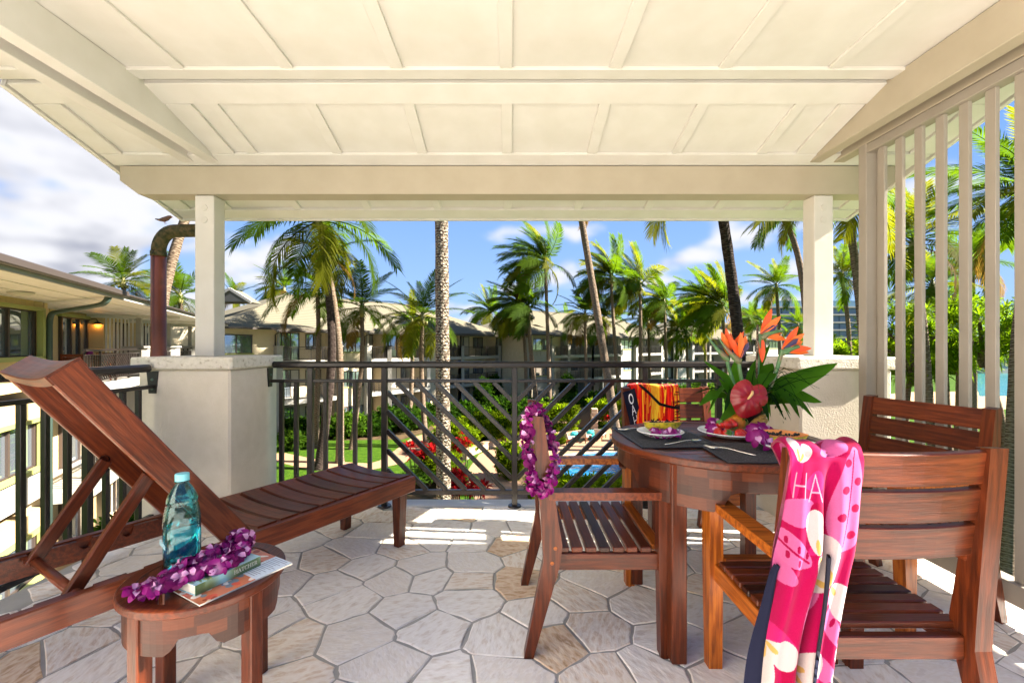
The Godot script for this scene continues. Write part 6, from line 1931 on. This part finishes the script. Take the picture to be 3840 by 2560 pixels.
	dup(src, at * Vector3(7.95, 0.0, -0.62), o.rotation.y - PI / 2, "teak chair at the far side of the table on the neighbouring balcony", "chairs on the neighbouring balcony")

# ---------------------------------------------------------------- coconut palms
func frond_mesh(droop: float, pairs: int, leaf: float, hang: float, key: String) -> Mesh:     # 1 long, leaves along +z, bends toward -y
	if cache.has(key): return cache[key]
	var P := func(t: float) -> Vector3:
		var a := droop * t
		return Vector3(0, -(1.0 - cos(a)) / maxf(droop, 0.01), sin(a) / maxf(droop, 0.01))
	var st := ST(true)
	var pts := []
	var rad := []
	for i in 9:
		pts.append(P.call(i / 8.0))
		rad.append(lerpf(0.0085, 0.0015, i / 8.0))
	add_tube(st, pts, rad, 5, false)
	for i in pairs:
		var t := lerpf(0.13, 0.985, float(i) / (pairs - 1))
		var p: Vector3 = P.call(t)
		var tg: Vector3 = ((P.call(t + 0.01) as Vector3) - p).normalized()
		var nn := Vector3.RIGHT.cross(tg)
		if nn.y < 0: nn = -nn
		for s: float in [-1.0, 1.0]:
			var L := leaf * (0.35 + 0.65 * sin(PI * pow(clampf(0.10 + 0.86 * t, 0, 1), 0.8))) * R(0.82, 1.1)
			var fw := lerpf(0.45, 1.25, t) + R(-0.12, 0.12)
			var d := (Vector3.RIGHT * s + tg * fw + nn * R(0.05, 0.25)).normalized()
			var dn := Vector3(R(-0.1, 0.1), -1, R(-0.1, 0.1)) * hang
			var m := p + d * L * 0.5 + dn * L * 0.10
			var e := p + d * L * 0.92 + dn * L * 0.48
			var sd := d.cross(nn).normalized()
			add_blade(st, [p, m, e], [0.0042, 0.0072, 0.0], sd, nn, 0.15)
	cache[key] = done(st)
	return cache[key]

func palm(label: String, base: Vector3, top: Vector3, mid: Vector3, r: float, ln: float, n: int, wind: float, bark: String) -> void:
	var o := thing("coconut_palm", label, "palm tree", base, 0.0, "coconut palms round the garden")
	var T := top - base
	var pts := spline([Vector3(0, -0.3, 0), mid - base, T], 26)
	var rad := []
	for i in 27:
		var t := i / 26.0
		rad.append(r * lerpf(1.12, 0.68, t) * (1.0 + 0.45 * exp(-t * 26.0)) * (1.0 + (0.05 if i % 2 else -0.02)))
	put(o, "trunk", tube(pts, rad, 12), M[bark])
	put(o, "crown_shaft", tube([T - Vector3(0, 0.35, 0), T + Vector3(0, 0.0, 0), T + Vector3(0, 0.35, 0), T + Vector3(0.03, 0.8, 0)], [r * 0.75, r * 1.15, r * 0.8, 0.03], 9), M.frond_stem)
	var w := Vector3(-1.0, 0.05, 0.12) * wind
	if wind > 0.45: n += 6
	for i in n:
		var f := (i + 0.5) / n
		var az := i * 2.39996 + R(-0.25, 0.25)
		var el := lerpf(1.35, -0.30, pow(f, 0.95)) + R(-0.12, 0.12)
		var d := Vector3(cos(az) * cos(el), sin(el), sin(az) * cos(el))
		d = (d + w * lerpf(0.5, 0.9, R(0, 1))).normalized()
		var dn := (Vector3.DOWN + w * R(0.5, 1.2)).normalized()
		var x := d.cross(dn)
		if x.length() < 0.05: x = Vector3.BACK
		x = x.normalized()
		var y := d.cross(x).normalized()
		if y.dot(dn) > 0.0:
			y = -y
		x = y.cross(d)
		var k := 0
		if el > 0.9: k = 0
		elif el > 0.35: k = 1
		elif el > -0.05: k = 2
		else: k = 3
		if wind > 0.5 and R(0, 1) < 0.3: k = mini(k + 1, 3)
		var L := ln * R(0.85, 1.1) * (0.75 if i < 3 else 1.0)
		var m: String = "frond"
		var q := R(0, 1)
		if f > 0.93: m = "frond_dry" if q < 0.5 else "frond_yellow"
		elif q < 0.25: m = "frond_yellow"
		elif q < 0.5: m = "frond_dark"
		put(o, "frond", frond_mesh([0.45, 0.85, 1.2, 1.6][k], 50, 0.28, [0.25, 0.5, 0.7, 0.9][k], "frond%d" % k), M[m], Transform3D(Basis(x, y, d).scaled_local(Vector3(R(0.85, 1.15) * L, L, L)), T + d * 0.12 + Vector3(0, 0.15 + 0.4 * (1.0 - f), 0)))
	if ln > 3.4:
		for k in 5:
			var a := k * 1.3
			put(o, "coconut", blob(Vector3(0.12, 0.15, 0.12), 5, 0.05, 7, 9), M.frond_stem, Transform3D(Basis(), T + Vector3(cos(a) * 0.28, -0.12, sin(a) * 0.28)))

func P2(px: float, y: float, d: float) -> Vector3:
	return W((px - 1172.0) * d / 1045.0, 1.16 - (y - 793.0) * d / 1045.0, d)

func build_palms() -> void:
	# label, base px, depth, crown px, crown y, mid px, mid y, trunk radius, frond length, fronds, wind, bark
	for q in [
		["tall dark palm with big drooping crown under the eave, in front of the left wing", 731, 25.6, 735, 515, 762, 800, 0.24, 5.4, 26, 0.15, "bark_dark"],
		["palm whose trunk runs right beside the tall dark one, before the left wing", 780, 27.0, 752, 600, 779, 800, 0.21, 3.2, 14, 0.25, "bark"],
		["slender palm leftmost of the trio in front of the left wing", 725, 31.0, 729, 672, 731, 800, 0.17, 4.0, 18, 0.2, "bark"],
		["palm with curved pale trunk before the wing's wide window, right of the trio", 806, 30.5, 831, 716, 830, 840, 0.17, 3.4, 22, 0.15, "bark"],
		["bright green palm just left of the thick lichened trunk", 979, 31.6, 970, 738, 968, 860, 0.18, 3.5, 24, 0.1, "bark"],
		["palm half hidden behind the bright green one, a yellow frond hanging", 938, 37.5, 946, 752, 946, 860, 0.19, 2.8, 18, 0.2, "bark"],
		["thick lichen spotted palm trunk in the middle, crown out of sight above the eave", 1022, 10.5, 1010, -260, 1014, 500, 0.165, 4.2, 18, 0.3, "bark_lichen"],
		["tall windblown palm with shaggy crown right of centre", 1264, 45.0, 1252, 610, 1258, 760, 0.20, 5.0, 30, 0.85, "bark"],
		["windblown palm left of the tall shaggy one, full crown swept to the left", 1237, 45.5, 1214, 712, 1219, 800, 0.22, 4.4, 28, 0.8, "bark"],
		["palm just behind, leftmost crown of the windblown group", 1209, 48.0, 1197, 712, 1207, 820, 0.2, 3.9, 22, 0.7, "bark"],
		["leaning palm with thick ringed trunk that passes out of sight under the eave", 1425, 30.0, 1318, 400, 1372, 720, 0.27, 4.2, 22, 0.5, "bark"],
		["windblown palm right of the leaning ringed trunk, behind it", 1427, 47.0, 1404, 645, 1412, 780, 0.2, 4.2, 26, 0.8, "bark"],
		["tall straight windblown palm in the middle of the right group", 1470, 49.0, 1470, 662, 1472, 790, 0.21, 4.4, 28, 0.75, "bark"],
		["short green palm left of the leaning ringed trunk", 1347, 47.0, 1344, 728, 1346, 830, 0.18, 3.7, 24, 0.25, "bark"],
		["small palm before the far wing, right of the straight one", 1494, 56.0, 1489, 745, 1492, 830, 0.2, 3.9, 22, 0.45, "bark"],
		["windblown palm with a wide crown left of the dark leaning trunk", 1672, 46.0, 1660, 712, 1668, 830, 0.2, 4.6, 30, 0.8, "bark"],
		["small palm with drooping crown before the farthest wing", 1583, 54.0, 1577, 770, 1580, 850, 0.19, 3.8, 22, 0.4, "bark"],
		["pale trunked palm beside it, before the farthest wing", 1550, 55.0, 1556, 760, 1553, 850, 0.2, 3.4, 18, 0.4, "bark"],
		["dark leaning palm trunk near the flower arrangement, crown above the eave", 1752, 14.0, 1642, 380, 1688, 700, 0.18, 3.4, 18, 0.4, "bark_dark"],
		["well formed palm with open crown left of the right post", 1795, 52.0, 1784, 664, 1791, 770, 0.22, 3.8, 24, 0.15, "bark"],
		["curved palm whose crown touches the eave left of the right post", 1885, 30.0, 1806, 506, 1843, 640, 0.21, 2.7, 20, 0.2, "bark"],
		["pale leaning palm trunk between the right post and the slat screen", 2024, 18.0, 1938, 440, 1972, 660, 0.165, 3.2, 22, 0.3, "bark"],
		["palm seen through the first slats, crown full of yellow fronds", 2150, 20.0, 2098, 575, 2125, 780, 0.16, 3.2, 26, 0.1, "bark"],
		["lower palm seen through the middle slats", 2185, 24.0, 2142, 672, 2165, 790, 0.17, 3.0, 24, 0.2, "bark"],
		["palm at the right edge of the frame, pale trunk seen past the last slats", 2312, 13.5, 2392, 470, 2338, 760, 0.14, 3.0, 26, 0.2, "bark"],
		["slim palm behind the right post, beside the pale leaning trunk", 1960, 38.0, 1935, 642, 1950, 760, 0.18, 3.2, 22, 0.2, "bark"],
		["windblown palm behind the roof of the neighbouring wing, left of the drainpipe", 300, 40.0, 282, 655, 290, 720, 0.2, 3.7, 24, -0.25, "bark"],
		["windblown palm between the drainpipe and the left post", 425, 36.0, 413, 690, 418, 760, 0.2, 3.4, 24, 0.3, "bark"],
		["grey leaning palm trunk right behind the drainpipe", 325, 17.0, 462, 400, 372, 700, 0.20, 2.1, 16, 0.3, "bark"],
		["small far palm right beside the left post", 540, 62.0, 537, 690, 538, 740, 0.2, 3.6, 20, 0.3, "bark"],
		["far palm behind the ridge of the left wing", 655, 66.0, 652, 668, 653, 740, 0.22, 4.4, 24, 0.5, "bark"],
		["far palm over the roof, left of the straight windblown palm", 1302, 85.0, 1298, 735, 1300, 790, 0.2, 3.2, 18, 0.4, "bark"],
		["far small palm over the far roof, first of the row behind it", 1420, 100.0, 1416, 762, 1418, 790, 0.2, 4.0, 18, 0.4, "bark"],
		["far small palm over the far roof, second of the row behind it", 1530, 95.0, 1527, 722, 1528, 780, 0.2, 4.6, 20, 0.5, "bark"],
		["far palm behind the wide windblown crown", 1612, 90.0, 1608, 715, 1610, 780, 0.2, 4.4, 20, 0.5, "bark"],
		["far palm between the dark leaning trunk and the open crowned palm", 1725, 84.0, 1722, 735, 1724, 790, 0.2, 4.2, 20, 0.4, "bark"],
		["far palm in front of the hotel, low beside the open crowned palm", 1752, 70.0, 1750, 745, 1751, 800, 0.2, 3.6, 20, 0.3, "bark"],
		["far palm in front of the hotel, just left of the right post", 1838, 76.0, 1834, 752, 1836, 800, 0.2, 3.8, 20, 0.3, "bark"],
		["slender windblown palm between the straight one and the wide crowned one, before the far wing", 1532, 52.0, 1526, 700, 1530, 800, 0.19, 3.9, 22, 0.75, "bark"],
		["slender palm just left of the wide windblown crown", 1622, 58.0, 1618, 690, 1620, 800, 0.2, 4.2, 24, 0.6, "bark"],
		["short palm with pale crown in front of the middle wing's wall", 1392, 50.0, 1388, 742, 1390, 830, 0.18, 3.4, 20, 0.5, "bark"],
		["far palm left of the middle wing's roof ridge", 1128, 70.0, 1124, 720, 1126, 790, 0.2, 4.4, 22, 0.6, "bark"],
		["palm far right between the last slats, over the beach lawn", 2240, 32.0, 2235, 610, 2238, 800, 0.16, 3.4, 22, 0.2, "bark"],
	]:
		palm(q[0], G(q[1], q[2]), P2(q[3], q[4], q[2] + 0.01), P2(q[5], q[6], q[2]), q[7], q[8], q[9], q[10], q[11])
